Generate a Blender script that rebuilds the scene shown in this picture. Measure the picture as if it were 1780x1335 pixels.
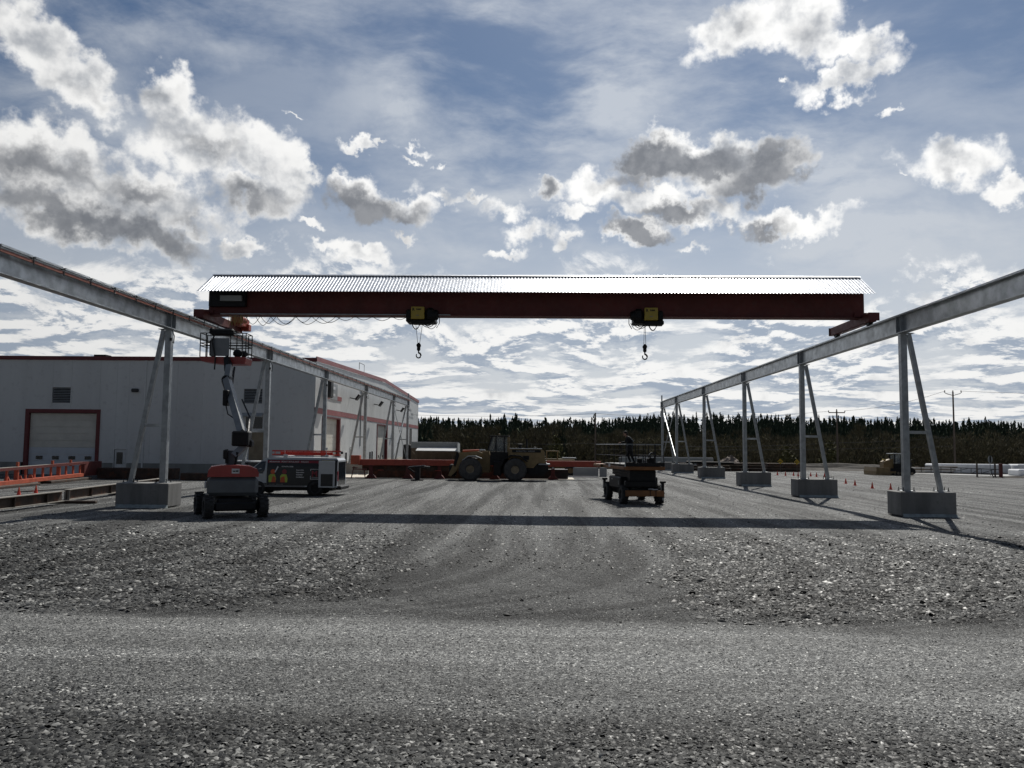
import bpy, math, random
import numpy as np
from mathutils import Vector, Matrix, Euler
R_ = math.radians
random.seed(7)
rng = np.random.default_rng(11)
for o in list(bpy.data.objects): bpy.data.objects.remove(o, do_unlink=True)
scene = bpy.context.scene
COL = scene.collection

# ---------------------------------------------------------------- camera
F_PX, YAW, PITCH, ROLL = 1440.0, 0.030, 0.0756, 0.0099
cam_d = bpy.data.cameras.new('camera'); cam = bpy.data.objects.new('camera', cam_d); COL.objects.link(cam)
cam_d.sensor_width = 36.0; cam_d.lens = F_PX/1780*36.0; cam_d.clip_start = .1; cam_d.clip_end = 5000
_fw0 = Vector((-math.sin(YAW), math.cos(YAW), 0)); _rt = Vector((math.cos(YAW), math.sin(YAW), 0)); _up = Vector((0,0,1))
_fw = _fw0*math.cos(PITCH)+_up*math.sin(PITCH); _u2 = -_fw0*math.sin(PITCH)+_up*math.cos(PITCH)
_r = _rt*math.cos(ROLL)+_u2*math.sin(ROLL); _u = -_rt*math.sin(ROLL)+_u2*math.cos(ROLL)
_m = Matrix((_r, _u, -_fw)).transposed().to_4x4(); _m.translation = (0,0,2.6)
cam.matrix_world = _m
scene.camera = cam

# ---------------------------------------------------------------- sun, exposure
SUN_EL, SUN_AZ = R_(46.5), R_(13.5)          # azimuth clockwise from +Y
sd = bpy.data.lights.new('sun','SUN'); sun = bpy.data.objects.new('sun', sd); COL.objects.link(sun)
sd.energy = 4.3; sd.angle = R_(.53); sd.color = (1,.965,.90)
sdir = Vector((math.sin(SUN_AZ)*math.cos(SUN_EL), math.cos(SUN_AZ)*math.cos(SUN_EL), math.sin(SUN_EL)))
sun.rotation_euler = sdir.to_track_quat('Z','Y').to_euler()
scene.view_settings.view_transform = 'Standard'; scene.view_settings.look = 'None'
scene.view_settings.exposure = 0.0; scene.view_settings.gamma = 1.0; scene.view_settings.use_curve_mapping = False

# ---------------------------------------------------------------- sky
class NT:
    def __init__(s, tree): s.t = tree; s.n = tree.nodes; s.l = tree.links
    def new(s, typ, **kw):
        x = s.n.new(typ)
        for k, v in kw.items(): setattr(x, k, v)
        return x
    def put(s, sock, v):
        if isinstance(v, bpy.types.NodeSocket): s.l.new(v, sock)
        elif v is not None:
            sock.default_value = v
    def math(s, op, a, b=None, c=None, clamp=False):
        x = s.new('ShaderNodeMath', operation=op, use_clamp=clamp)
        for i, v in enumerate((a,b,c)):
            if v is not None: s.put(x.inputs[i], v)
        return x.outputs[0]
    def vmath(s, op, a, b=None, sc=None):
        x = s.new('ShaderNodeVectorMath', operation=op)
        s.put(x.inputs[0], a)
        if b is not None: s.put(x.inputs[1], b)
        if sc is not None: s.put(x.inputs['Scale'], sc)
        return x.outputs['Value'] if op in ('DOT_PRODUCT','LENGTH') else x.outputs[0]
    def noise(s, vec, scale, detail=4, rough=.55, dist=0, lac=2.0, out='Fac', dims='3D'):
        x = s.new('ShaderNodeTexNoise', noise_dimensions=dims)
        if vec is not None: s.put(x.inputs['Vector'], vec)
        x.inputs['Scale'].default_value = scale; x.inputs['Detail'].default_value = detail
        x.inputs['Roughness'].default_value = rough; x.inputs['Distortion'].default_value = dist
        x.inputs['Lacunarity'].default_value = lac
        return x.outputs[out]
    def smooth(s, v, a, b, lo=0, hi=1):
        x = s.new('ShaderNodeMapRange', interpolation_type='SMOOTHSTEP')
        s.put(x.inputs[0], v); x.inputs[1].default_value=a; x.inputs[2].default_value=b; x.inputs[3].default_value=lo; x.inputs[4].default_value=hi
        return x.outputs[0]
    def lin(s, v, a, b, lo=0, hi=1):
        x = s.new('ShaderNodeMapRange')
        s.put(x.inputs[0], v); x.inputs[1].default_value=a; x.inputs[2].default_value=b; x.inputs[3].default_value=lo; x.inputs[4].default_value=hi
        return x.outputs[0]
    def mix(s, f, a, b, mode='MIX'):
        x = s.new('ShaderNodeMix', data_type='RGBA', blend_type=mode)
        s.put(x.inputs[0], f)
        for i, v in ((6,a),(7,b)):
            if isinstance(v, (tuple,list)) and len(v)==3: v = tuple(v)+(1,)
            s.put(x.inputs[i], v)
        return x.outputs[2]
    def ramp(s, v, stops, interp='LINEAR'):
        x = s.new('ShaderNodeValToRGB'); r = x.color_ramp; r.interpolation = interp
        while len(r.elements) < len(stops): r.elements.new(.5)
        for e, (p, c) in zip(r.elements, stops):
            e.position = p; e.color = (c,c,c,1) if isinstance(c,(int,float)) else tuple(c)+(1,)
        s.put(x.inputs[0], v); return x.outputs[0]

SKYTINT = (.35,.41,.465)
CLOUDS = [(-13.91, 18.15, 0.88, 0.4, 0, 0.8), (-4.72, 17.66, 1.59, 0.56, 0, 0.8), (-11.22, 20.7, 0.88, 0.36, 0, 0.8), (-7.78, 19.05, 0.8, 0.36, 0, 0.75), (-15.73, 14.49, 1.19, 0.4, 0, 0.75), (23.59, 17.19, 0.8, 0.36, 0, 0.7), (2.99, 16.0, 2.39, 0.88, 0, 0.8), (-2.65, 13.69, 2.19, 0.64, 0, 0.75), (10.5, 13.52, 1.99, 0.56, 0, 0.7), (1.99, 13.9, 1.59, 0.56, 0, 0.7), (-9.48, 14.27, 1.39, 0.48, 0, 0.7), (16.67, 23.16, 1.11, 0.48, 0, 0.7), (-33.36, 23.38, 2.87, 2.59, 0, 1), (-30.6, 21.14, 4.2, 1.91, -12, 1), (-25.14, 21.62, 2.87, 1.91, 10, 1), (-23.62, 18.94, 5.73, 3.38, -25, 1), (-19.07, 18.6, 4.2, 2.47, -25, 1), (-16.42, 18.24, 1.72, 0.96, -10, 0.9), (-32.1, 16.95, 5.35, 2.39, -8, 1), (-29.2, 15.4, 7.64, 2.99, -15, 1), (-24.85, 14.92, 4.97, 2.39, -8, 1), (-19.55, 16.39, 4.58, 2.07, -5, 1), (-28.8, 13.56, 8.79, 1.91, -12, 1), (-12.7, 16.93, 2.87, 2.07, -10, 1.1), (-9.92, 15.96, 3.63, 1.35, 0, 1), (-7.14, 17.02, 2.29, 0.8, 15, 0.75), (-12.48, 20.22, 1.72, 0.56, 5, 0.8), (-9.01, 20.28, 1.72, 0.56, 0, 0.8), (-9.39, 19.42, 1.07, 0.44, 0, 0.8), (-9.56, 17.67, 1.53, 1.59, 30, 0.5), (-20.16, 12.77, 1.83, 0.8, 0, 0.95), (-24.57, 12.08, 1.76, 0.8, 20, 0.7), (-12.6, 12.75, 3.25, 0.96, -10, 0.95), (-15.12, 13.06, 1.6, 0.52, 5, 0.8), (-17.4, 21.39, 1.07, 0.36, 0, 0.75), (-2.27, 16.46, 3.06, 1.19, -5, 0.85), (-1.04, 14.94, 4.58, 1.19, -10, 0.7), (7.79, 19.67, 3.06, 1.91, 10, 1.1), (11.7, 18.84, 4.97, 1.91, -8, 1.15), (15.85, 18.35, 3.25, 2.07, 0, 1.15), (13.59, 17.08, 4.97, 1.59, -5, 1), (0.96, 17.91, 1.45, 1.0, 0, 1), (4.19, 17.68, 3.25, 1.99, 0, 0.95), (7.78, 16.56, 3.82, 1.35, 0, 1), (11.29, 15.66, 4.97, 1.43, -10, 0.95), (17.8, 14.51, 4.01, 1.07, 0, 0.95), (6.59, 14.71, 2.75, 1.27, 0, 1.05), (13.7, 26.82, 3.63, 2.19, 25, 1), (18.21, 27.08, 4.2, 2.79, 0, 1.1), (21.39, 25.01, 3.63, 1.43, -10, 0.9), (21.0, 23.34, 4.78, 1.35, 8, 1), (23.69, 21.23, 0.92, 0.52, 10, 0.7), (26.68, 17.46, 3.82, 1.99, -8, 1), (29.99, 15.48, 1.72, 1.11, 0, 1), (17.87, 28.55, 2.29, 1.19, 0, 0.9)]
CORES = [(-31.76, 16.18, 4.58, 1.03, -12, 0.7), (-28.88, 15.45, 2.29, 0.72, -10, 0.5), (-28.14, 13.47, 7.26, 1.03, -12, 1), (-26.75, 15.56, 2.29, 0.8, -10, 0.7), (-22.19, 18.7, 3.44, 0.64, -15, 0.45), (-19.91, 15.99, 2.67, 0.96, -5, 0.8), (-23.43, 14.18, 2.29, 0.72, 0, 0.6), (-12.68, 15.93, 3.06, 1.35, -20, 1.25), (-9.51, 15.41, 1.91, 0.88, 0, 0.7), (-29.79, 20.82, 2.67, 0.64, -8, 0.35), (-25.83, 21.74, 2.29, 0.56, 0, 0.35), (7.79, 19.42, 2.29, 1.19, -10, 1.3), (10.92, 18.71, 3.44, 0.88, -5, 1), (15.1, 17.41, 2.87, 1.67, 20, 1.1), (15.49, 18.92, 2.1, 0.96, 20, 0.9), (18.03, 17.16, 2.1, 0.72, 0, 1), (6.59, 18.1, 1.91, 0.8, 0, 0.7), (9.35, 15.75, 2.87, 0.64, 0, 0.9), (6.79, 14.55, 2.37, 0.64, -12, 1.1), (0.88, 17.83, 0.76, 0.64, 0, 0.8), (15.05, 14.11, 2.29, 0.52, 0, 0.8), (12.08, 18.09, 2.67, 0.72, 0, 0.8), (14.09, 26.78, 1.91, 0.8, 20, 0.35), (18.56, 26.39, 1.91, 0.8, 0, 0.3), (26.52, 17.15, 2.29, 0.64, 0, 0.25)]
VEILS = [(-9.65, 22.06, 2.29, 2.39, 20, 0.775), (2.56, 23.02, 11.46, 4.38, 30, 0.91), (16.25, 20.44, 5.73, 2.79, -20, 0.8425000000000001), (19.8, 16.57, 4.58, 3.18, -10, 0.91), (-24.99, 26.05, 11.46, 2.39, 10, 0.64), (-4.46, 27.16, 9.93, 2.39, 30, 0.775), (-3.52, 18.62, 6.5, 4.78, 0, 0.91), (-31.32, 19.71, 6.11, 2.39, 0, 0.775), (8.61, 25.56, 7.64, 3.18, 30, 0.64), (21.46, 12.85, 12.61, 2.39, 0, 0.91), (2.6, 13.32, 19.1, 2.39, 0, 0.91)]

world = bpy.data.worlds.new('World'); scene.world = world; world.use_nodes = True
w = NT(world.node_tree); w.n.clear()
out = w.new('ShaderNodeOutputWorld'); bg = w.new('ShaderNodeBackground'); bg.inputs[1].default_value = 0.1
w.l.new(bg.outputs[0], out.inputs[0])
tc = w.new('ShaderNodeTexCoord'); D = tc.outputs['Generated']
sky = w.new('ShaderNodeTexSky', sky_type='NISHITA'); sky.sun_disc = False
sky.sun_elevation = SUN_EL; sky.sun_rotation = SUN_AZ; sky.air_density = 1.0; sky.dust_density = 0.8; sky.ozone_density = 1.3; sky.altitude = 300
sep = w.new('ShaderNodeSeparateXYZ'); w.l.new(D, sep.inputs[0]); dz = sep.outputs[2]
n1 = w.noise(D, 9, 2, .5, out='Color'); n2 = w.noise(D, 34, 4, .6, out='Color')
wv = w.vmath('SCALE', w.vmath('SUBTRACT', n1, (.5,.5,.5)), sc=.055)
wv2 = w.vmath('SCALE', w.vmath('SUBTRACT', n2, (.5,.5,.5)), sc=.062)
DW = w.vmath('ADD', w.vmath('ADD', D, wv), wv2)
def blobs(lst, vec, grow):
    acc = None
    for az, el, rx, ry, rot, amp in lst:
        a, e = R_(az), R_(el)
        c = Vector((math.sin(a)*math.cos(e), math.cos(a)*math.cos(e), math.sin(e)))
        r = Vector((math.cos(a), -math.sin(a), 0)); u = r.cross(c)
        q = R_(rot); r2 = r*math.cos(q)+u*math.sin(q); u2 = -r*math.sin(q)+u*math.cos(q)
        m = w.new('ShaderNodeMapping', vector_type='TEXTURE'); w.put(m.inputs[0], vec)
        m.inputs[1].default_value = c; m.inputs[2].default_value = Matrix((r2, c, u2)).transposed().to_euler()
        m.inputs[3].default_value = (R_(rx)*grow, .6, R_(ry)*grow)
        g = w.new('ShaderNodeTexGradient', gradient_type='SPHERICAL'); w.l.new(m.outputs[0], g.inputs[0])
        v = w.math('MULTIPLY', g.outputs['Fac'], amp)
        acc = v if acc is None else w.math('SMOOTH_MAX', acc, v, .12)
    return acc
fb = w.noise(D, 20, 6, .56)
fup = w.noise(w.vmath('ADD', D, (.003,.008,.015)), 20, 4, .5)
bil = w.math('SUBTRACT', fup, fb)
fbc = w.math('SUBTRACT', fb, .5)
Fm = w.math('ADD', blobs(CLOUDS, DW, 1.42), w.math('MULTIPLY', fbc, .95))
am = w.smooth(Fm, .36, .66)
core = w.math('ADD', blobs(CORES, DW, 1.6), w.math('MULTIPLY', fbc, .55))
cm = w.math('MULTIPLY', w.smooth(core, .05, .72), .93)
dots = w.vmath('DOT_PRODUCT', D, tuple(sdir))
veil0 = blobs(VEILS, DW, 1.5)
# streaky high cloud everywhere
mp = w.new('ShaderNodeMapping'); w.put(mp.inputs[0], w.vmath('ADD', D, w.vmath('SCALE', wv, sc=.6))); mp.inputs[2].default_value = (R_(20), R_(35), 0); mp.inputs[3].default_value = (2.2, 3, 6.5)
st = w.noise(mp.outputs[0], 1.6, 8, .60, dist=.1)
veil = w.math('MULTIPLY', w.smooth(st, .34, .66), w.math('ADD', w.math('MULTIPLY', veil0, 1.25), w.math('ADD', .34, w.smooth(dots, .80, .97, 0, .22))), clamp=True)
# rows of far cumulus, getting flatter towards the horizon
hl = w.math('SQRT', w.math('ADD', w.math('MULTIPLY', sep.outputs[0], sep.outputs[0]), w.math('MULTIPLY', sep.outputs[1], sep.outputs[1])))
hx = w.math('DIVIDE', sep.outputs[0], hl); hy = w.math('DIVIDE', sep.outputs[1], hl)
def rows(off):
    z = w.math('MAXIMUM', w.math('ADD', dz, off), .001)
    k = w.math('DIVIDE', 1.0, w.math('ADD', z, .075))
    cx = w.new('ShaderNodeCombineXYZ')
    w.put(cx.inputs[0], w.math('MULTIPLY', hx, 9.0)); w.put(cx.inputs[1], w.math('MULTIPLY', hy, 9.0)); w.put(cx.inputs[2], w.math('MULTIPLY', k, 1.15))
    return w.noise(cx.outputs[0], 1.0, 7, .64, dist=.25)
ra = rows(0.0); rb = rows(.008)
cov = w.ramp(dz, [(0, .62), (.06, .58), (.15, .56), (.21, .44), (.30, .30), (.8, .28)])
th = w.math('SUBTRACT', 1.0, cov)
ha = w.math('SUBTRACT', ra, w.math('MULTIPLY', th, 1.0))
hm = w.smooth(ha, -.03, .12)
# cloud above this point and thick here: base in its own shade
shade = w.smooth(w.math('ADD', w.math('SUBTRACT', rb, ra), w.math('MULTIPLY', ha, .16)), -.012, .065)
# closeness to the sun brightens cloud (forward scatter)
near = w.lin(dots, -.1, .9, .30, 1.22)
BASE = w.mix(1.0, w.mix(1.0, sky.outputs[0], SKYTINT, 'MULTIPLY'), w.lin(dots, .0, .96, .58, 1.12), 'MULTIPLY')
hz = w.smooth(dz, .02, .41, 1, 0)
BASE = w.mix(w.math('MULTIPLY', hz, .88), BASE, w.mix(1.0, (6.4,6.6,6.9), near, 'MULTIPLY'))
c1 = w.mix(w.math('MULTIPLY', veil, .75), BASE, w.mix(1.0, (5.3,5.6,6.0), near, 'MULTIPLY'))
white = w.mix(1.0, w.mix(w.smooth(w.math('ADD', bil, w.math('MULTIPLY', w.math('SUBTRACT', Fm, .62), .22)), -.06, .24), (8.9,8.85,8.7), (3.9,4.1,4.4)), near, 'MULTIPLY')
dark = w.mix(1.0, w.mix(w.smooth(w.noise(D, 40, 4, .6), .35,.65), (1.45,1.55,1.75), (2.2,2.3,2.5)), near, 'MULTIPLY')
rowdark = w.mix(1.0, (3.0,3.6,4.5), near, 'MULTIPLY')
rowcol = w.mix(shade, white, rowdark)
c2 = w.mix(w.math('MULTIPLY', hm, .88), c1, rowcol)
mcol = w.mix(cm, white, dark)
c3 = w.mix(w.math('MULTIPLY', am, .96), c2, mcol)
w.l.new(c3, bg.inputs[0])
world.cycles.sampling_method = 'MANUAL'; world.cycles.sample_map_resolution = 256

# ---------------------------------------------------------------- mesh helpers
class MB:
    def __init__(s): s.v = []; s.f = []
    def add(s, vs, fs):
        b = len(s.v); s.v += [tuple(v) for v in vs]; s.f += [tuple(i+b for i in f) for f in fs]; return s
    def box(s, x0, x1, y0, y1, z0, z1, rot=None):
        vs = [Vector((x,y,z)) for x in (x0,x1) for y in (y0,y1) for z in (z0,z1)]
        if rot is not None:
            c = Vector(((x0+x1)/2,(y0+y1)/2,(z0+z1)/2)); vs = [c+rot@(v-c) for v in vs]
        return s.add(vs, [(0,1,3,2),(4,6,7,5),(0,4,5,1),(2,3,7,6),(0,2,6,4),(1,5,7,3)])
    def cbox(s, c, size, rot=None, bev=0):
        a,b,d = size[0]/2,size[1]/2,size[2]/2
        if bev: return s.bbox(c, size, bev, rot)
        return s.box(c[0]-a,c[0]+a,c[1]-b,c[1]+b,c[2]-d,c[2]+d, rot)
    def bbox(s, c, size, r, rot=None):
        # chamfered box
        hx,hy,hz = [q/2 for q in size]; r = min(r,hx*.98,hy*.98,hz*.98); c = Vector(c)
        vs = []; idx = {}
        for sx in (-1,1):
            for sy in (-1,1):
                for sz in (-1,1):
                    for k in range(3):
                        p = [sx*(hx-(0 if k==0 else r)), sy*(hy-(0 if k==1 else r)), sz*(hz-(0 if k==2 else r))]
                        idx[(sx,sy,sz,k)] = len(vs); vs.append(Vector(p))
        fs = []
        for sx in (-1,1):
            q=[idx[(sx,a,b,0)] for a,b in ((-1,-1),(1,-1),(1,1),(-1,1))]; fs.append(q if sx>0 else q[::-1])
            q=[idx[(a,sx,b,1)] for a,b in ((-1,-1),(1,-1),(1,1),(-1,1))]; fs.append(q[::-1] if sx>0 else q)
            q=[idx[(a,b,sx,2)] for a,b in ((-1,-1),(1,-1),(1,1),(-1,1))]; fs.append(q if sx>0 else q[::-1])
        for a in (-1,1):
            for b in (-1,1):
                fs.append([idx[(a,b,-1,0)],idx[(a,b,1,0)],idx[(a,b,1,1)],idx[(a,b,-1,1)]])
                fs.append([idx[(a,-1,b,0)],idx[(a,1,b,0)],idx[(a,1,b,2)],idx[(a,-1,b,2)]])
                fs.append([idx[(-1,a,b,1)],idx[(1,a,b,1)],idx[(1,a,b,2)],idx[(-1,a,b,2)]])
                for d in (-1,1): fs.append([idx[(a,b,d,0)],idx[(a,b,d,1)],idx[(a,b,d,2)]])
        if rot is not None: vs = [rot@v for v in vs]
        return s.add([c+v for v in vs], fs)
    def bar(s, p0, p1, w, h, up=(0,0,1)):
        p0,p1 = Vector(p0),Vector(p1); d = (p1-p0).normalized(); u = Vector(up)
        if abs(d.dot(u))>.99: u = Vector((0,1,0))
        r = d.cross(u).normalized(); u = r.cross(d)
        vs = [p+r*a*w/2+u*b*h/2 for p in (p0,p1) for a,b in ((-1,-1),(1,-1),(1,1),(-1,1))]
        return s.add(vs, [(3,2,1,0),(4,5,6,7),(0,1,5,4),(1,2,6,5),(2,3,7,6),(3,0,4,7)])
    def tube(s, pts, r, n=6, cap=True, r1=None):
        pts = [Vector(p) for p in pts]; vs=[]; fs=[]; N=len(pts)
        for i,p in enumerate(pts):
            d = (pts[min(i+1,N-1)]-pts[max(i-1,0)]).normalized()
            a = Vector((0,0,1)) if abs(d.z)<.9 else Vector((1,0,0))
            x = d.cross(a).normalized(); y = x.cross(d)
            rr = r if r1 is None else r+(r1-r)*i/(N-1)
            for k in range(n):
                t = 2*math.pi*k/n; vs.append(p+(x*math.cos(t)+y*math.sin(t))*rr)
        for i in range(N-1):
            for k in range(n):
                k2=(k+1)%n; fs.append((i*n+k,i*n+k2,(i+1)*n+k2,(i+1)*n+k))
        if cap: fs.append(tuple(range(n-1,-1,-1))); fs.append(tuple((N-1)*n+k for k in range(n)))
        return s.add(vs, fs)
    def lathe(s, prof, c, axis='x', n=24, rot=None):
        # prof: list of (axial, radius)
        vs=[];fs=[]
        for a,r in prof:
            for k in range(n):
                t=2*math.pi*k/n; q=(r*math.cos(t), r*math.sin(t))
                v = Vector((a,q[0],q[1])) if axis=='x' else Vector((q[0],a,q[1])) if axis=='y' else Vector((q[0],q[1],a))
                if rot is not None: v = rot@v
                vs.append(Vector(c)+v)
        N=len(prof)
        for i in range(N-1):
            for k in range(n):
                k2=(k+1)%n; fs.append((i*n+k,(i+1)*n+k,(i+1)*n+k2,i*n+k2))
        return s.add(vs, fs)
    def prism(s, poly, lo, hi, axis='y'):
        n=len(poly)
        def P(a,b,t): return (a,t,b) if axis=='y' else (t,a,b) if axis=='x' else (a,b,t)
        vs=[P(a,b,lo) for a,b in poly]+[P(a,b,hi) for a,b in poly]
        return s.add(vs,[tuple(range(n)),tuple(range(2*n-1,n-1,-1))]+[(i,i+n,(i+1)%n+n,(i+1)%n) for i in range(n)])
def fix_normals(me):
    import bmesh
    bm=bmesh.new(); bm.from_mesh(me); bmesh.ops.recalc_face_normals(bm, faces=bm.faces); bm.to_mesh(me); bm.free()
def mesh_obj(name, mb, mat, parent=None, world=True, smooth=False, fixn=True):
    me = bpy.data.meshes.new(name)
    me.from_pydata([tuple(v) for v in mb.v], [], mb.f)
    if fixn: fix_normals(me)
    me.materials.append(mat)
    if smooth: me.polygons.foreach_set('use_smooth', [True]*len(me.polygons))
    o = bpy.data.objects.new(name, me); COL.objects.link(o)
    if parent is not None:
        o.parent = parent
        if world:
            q = parent; M = q.matrix_basis.copy()
            while q.parent is not None: q = q.parent; M = q.matrix_basis @ M
            me.transform(M.inverted())
    elif world and len(mb.v):
        pass
    return o
def centre(o):
    """put a single-mesh thing's origin at its base centre"""
    me=o.data; co=np.empty(len(me.vertices)*3,dtype=np.float32); me.vertices.foreach_get('co',co); co=co.reshape(-1,3)
    c=Vector(((co[:,0].min()+co[:,0].max())/2,(co[:,1].min()+co[:,1].max())/2,co[:,2].min())); me.transform(Matrix.Translation(-c)); o.location=c
    return o
def tag(o, label=None, cat=None, group=None, kind=None):
    if label: o['label']=label
    if cat: o['category']=cat
    if group: o['group']=group
    if kind: o['kind']=kind
    return o
def thing(name, label, cat, loc=(0,0,0), rz=0, group=None):
    o=bpy.data.objects.new(name,None); o.empty_display_size=.3; COL.objects.link(o); o.location=loc; o.rotation_euler=(0,0,rz)
    return tag(o,label,cat,group)
def single(name, mb, mat, label, cat, group=None, smooth=False, kind=None):
    return tag(centre(mesh_obj(name,mb,mat,None,smooth=smooth)),label,cat,group,kind)
def kids(o): return [c for c in list(COL.objects) if c.parent==o]
def copy_tree(o, parent=None, _k=None):
    c=o.copy(); COL.objects.link(c)
    if parent is not None: c.parent=parent
    for ch in list(o.children): copy_tree(ch,c)
    return c
def text_mesh(name, body, size, mat, parent, loc, rot, extrude=.003, align='LEFT', sx=1.0, bold=0):
    cu=bpy.data.curves.new(name,'FONT'); cu.body=body; cu.size=size; cu.extrude=extrude; cu.align_x=align; cu.offset=bold; cu.resolution_u=2
    t=bpy.data.objects.new(name,cu); COL.objects.link(t)
    me=bpy.data.meshes.new_from_object(t.evaluated_get(bpy.context.evaluated_depsgraph_get()) ) if False else None
    dg=bpy.context.evaluated_depsgraph_get(); dg.update()
    me=bpy.data.meshes.new_from_object(t.evaluated_get(dg)); bpy.data.objects.remove(t,do_unlink=True)
    me.materials.clear(); me.materials.append(mat); me.transform(Matrix.Diagonal((sx,1,1,1)))
    o=bpy.data.objects.new(name,me); COL.objects.link(o); o.parent=parent; o.location=loc; o.rotation_euler=rot
    return o

# ---------------------------------------------------------------- materials
def mat(name, col, rough=.6, metal=0, var=.15, vscale=3.0, dirt=0.0, bump=0.0, bscale=60, spec=.5, col2=None, c2at=(.5,.7), streak=False, coat=0):
    m=bpy.data.materials.new(name); m.use_nodes=True; k=NT(m.node_tree); b=k.n['Principled BSDF']
    tc=k.new('ShaderNodeTexCoord'); g=k.new('ShaderNodeNewGeometry'); V=g.outputs['Position']
    if streak:
        mp=k.new('ShaderNodeMapping'); k.put(mp.inputs[0],V); mp.inputs[3].default_value=(1,1,.12); VS=mp.outputs[0]
    else: VS=V
    n=k.noise(VS,vscale,5,.6); lo=tuple(c*(1-var) for c in col); hi=tuple(min(1,c*(1+var)) for c in col)
    c=k.mix(k.smooth(n,.3,.7),lo,hi)
    if dirt:
        d=k.noise(V,vscale*4,5,.65); c=k.mix(k.math('MULTIPLY',k.smooth(d,.52,.72),dirt),c,(.07,.06,.05))
    if col2: c=k.mix(k.smooth(k.noise(V,vscale*1.7,6,.65),*c2at),c,col2)
    k.put(b.inputs['Base Color'],c); b.inputs['Metallic'].default_value=metal
    k.put(b.inputs['Roughness'],k.lin(k.noise(V,vscale*5,4,.6),.3,.7,max(.02,rough-.10),min(1,rough+.10)))
    b.inputs['Specular IOR Level'].default_value=spec
    if coat: b.inputs['Coat Weight'].default_value=coat; b.inputs['Coat Roughness'].default_value=.15
    if bump:
        bp=k.new('ShaderNodeBump'); bp.inputs['Strength'].default_value=bump; bp.inputs['Distance'].default_value=.01
        k.put(bp.inputs['Height'],k.noise(V,bscale,4,.6)); k.put(b.inputs['Normal'],bp.outputs[0])
    return m
M={}
M['galv']=mat('galvanised_steel',(.44,.46,.47),.42,.75,.30,2.2,dirt=.25,bump=.08,bscale=25)
M['galv2']=mat('galvanised_tube',(.36,.38,.39),.45,.6,.2,4,dirt=.2)
M['brace']=mat('bright_brace',(.62,.64,.65),.34,.85,.15,3)
M['red']=mat('red_oxide_paint',(.125,.024,.020),.6,0,.18,1.2,dirt=.3)
M['red2']=mat('bright_red_paint',(.38,.062,.035),.5,0,.15,2,dirt=.15)
M['orange']=mat('orange_primer',(.46,.10,.05),.6,0,.2,2,dirt=.3)
M['cond']=mat('conductor_bar_red',(.34,.11,.07),.6,0,.25,5,dirt=.4)
M['roof']=mat('corrugated_zinc',(.60,.62,.65),.40,.95,.05,1.5)
M['rubber']=mat('rubber',(.028,.028,.028),.8,0,.3,6,dirt=.3,bump=.3)
M['tyredust']=mat('dusty_rubber',(.075,.073,.07),.9,0,.25,4,bump=.3)
M['black']=mat('black_paint',(.012,.012,.013),.55,0,.3,4,spec=.3)
M['cable']=mat('black_cable',(.015,.015,.015),.6,0,.1,4)
M['wire']=mat('steel_wire',(.10,.10,.10),.5,.5,.1,4)
M['yellow']=mat('machine_yellow',(.25,.175,.08),.6,0,.18,3,dirt=.45)
M['hoistyel']=mat('hoist_yellow',(.50,.37,.06),.5,0,.08,3,dirt=.15)
M['conc']=mat('cast_concrete',(.21,.207,.198),.9,0,.22,1.6,bump=.35,bscale=35,streak=True,dirt=.25)
M['foot']=mat('footing_lip',(.30,.34,.34),.85,0,.25,4,bump=.4,bscale=30)
M['slab']=mat('pale_concrete_slab',(.62,.57,.48),.9,0,.12,1,bump=.2)
M['wall']=mat('white_wall_panel',(.64,.655,.65),.5,0,.06,.5,streak=True,dirt=.16)
M['walls']=mat('white_metal_siding',(.62,.63,.62),.5,0,.06,.5,streak=True,dirt=.16)
M['wconc']=mat('foundation_concrete',(.28,.285,.27),.9,0,.22,.8,streak=True,bump=.2)
M['trim']=mat('dark_red_trim',(.14,.022,.026),.5,0,.12,1.5)
M['trim2']=mat('sunlit_red_trim',(.30,.085,.085),.5,0,.14,1.2,dirt=.15)  # same red trim, colour lightened for the sunlit side wall
M['doorw']=mat('overhead_door',(.66,.64,.57),.6,0,.08,1)
M['doorw2']=mat('overhead_door_low',(.60,.64,.68),.6,0,.05,1)
M['beige']=mat('beige_board',(.28,.23,.16),.85,0,.2,1.5)
M['glassd']=mat('dark_glass',(.012,.017,.022),.08,0,.1,2,spec=.8)
M['louv']=mat('louvre_metal',(.34,.36,.37),.5,.2,.1,3)
M['louvd']=mat('vent_dark',(.03,.03,.03),.8)
M['white']=mat('white_paint',(.72,.73,.73),.35,0,.05,2,dirt=.08,coat=.4)
M['vanw']=mat('van_white',(.50,.53,.55),.35,0,.05,2,dirt=.12,coat=.3)
M['vanwrap']=mat('van_wrap_black',(.022,.024,.026),.35,0,.1,3,dirt=.1)
M['wrapred']=mat('wrap_red',(.28,.03,.045),.4); M['wrapyel']=mat('wrap_yellow',(.55,.42,.08),.4); M['hiviz']=mat('hiviz_print',(.45,.55,.08),.5)
M['skin']=mat('skin',(.42,.26,.19),.6,0,.05); M['printw']=mat('print_white',(.62,.62,.62),.5); M['printg']=mat('print_grey',(.22,.22,.22),.5)
M['printor']=mat('print_orange',(.65,.12,.04),.5)
M['ladred']=mat('ladder_red',(.60,.06,.04),.45,0,.1,4)
M['lred']=mat('lift_red_cover',(.36,.040,.034),.4,0,.08,2,dirt=.12,coat=.3)
M['lgrey']=mat('lift_grey_cover',(.11,.122,.132),.5,0,.08,3,dirt=.25)
M['lgrey2']=mat('lift_boom_grey',(.22,.235,.245),.5,0,.1,3,dirt=.2)
M['org']=mat('lift_orange',(.24,.10,.03),.55,0,.2,3,dirt=.4)
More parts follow.
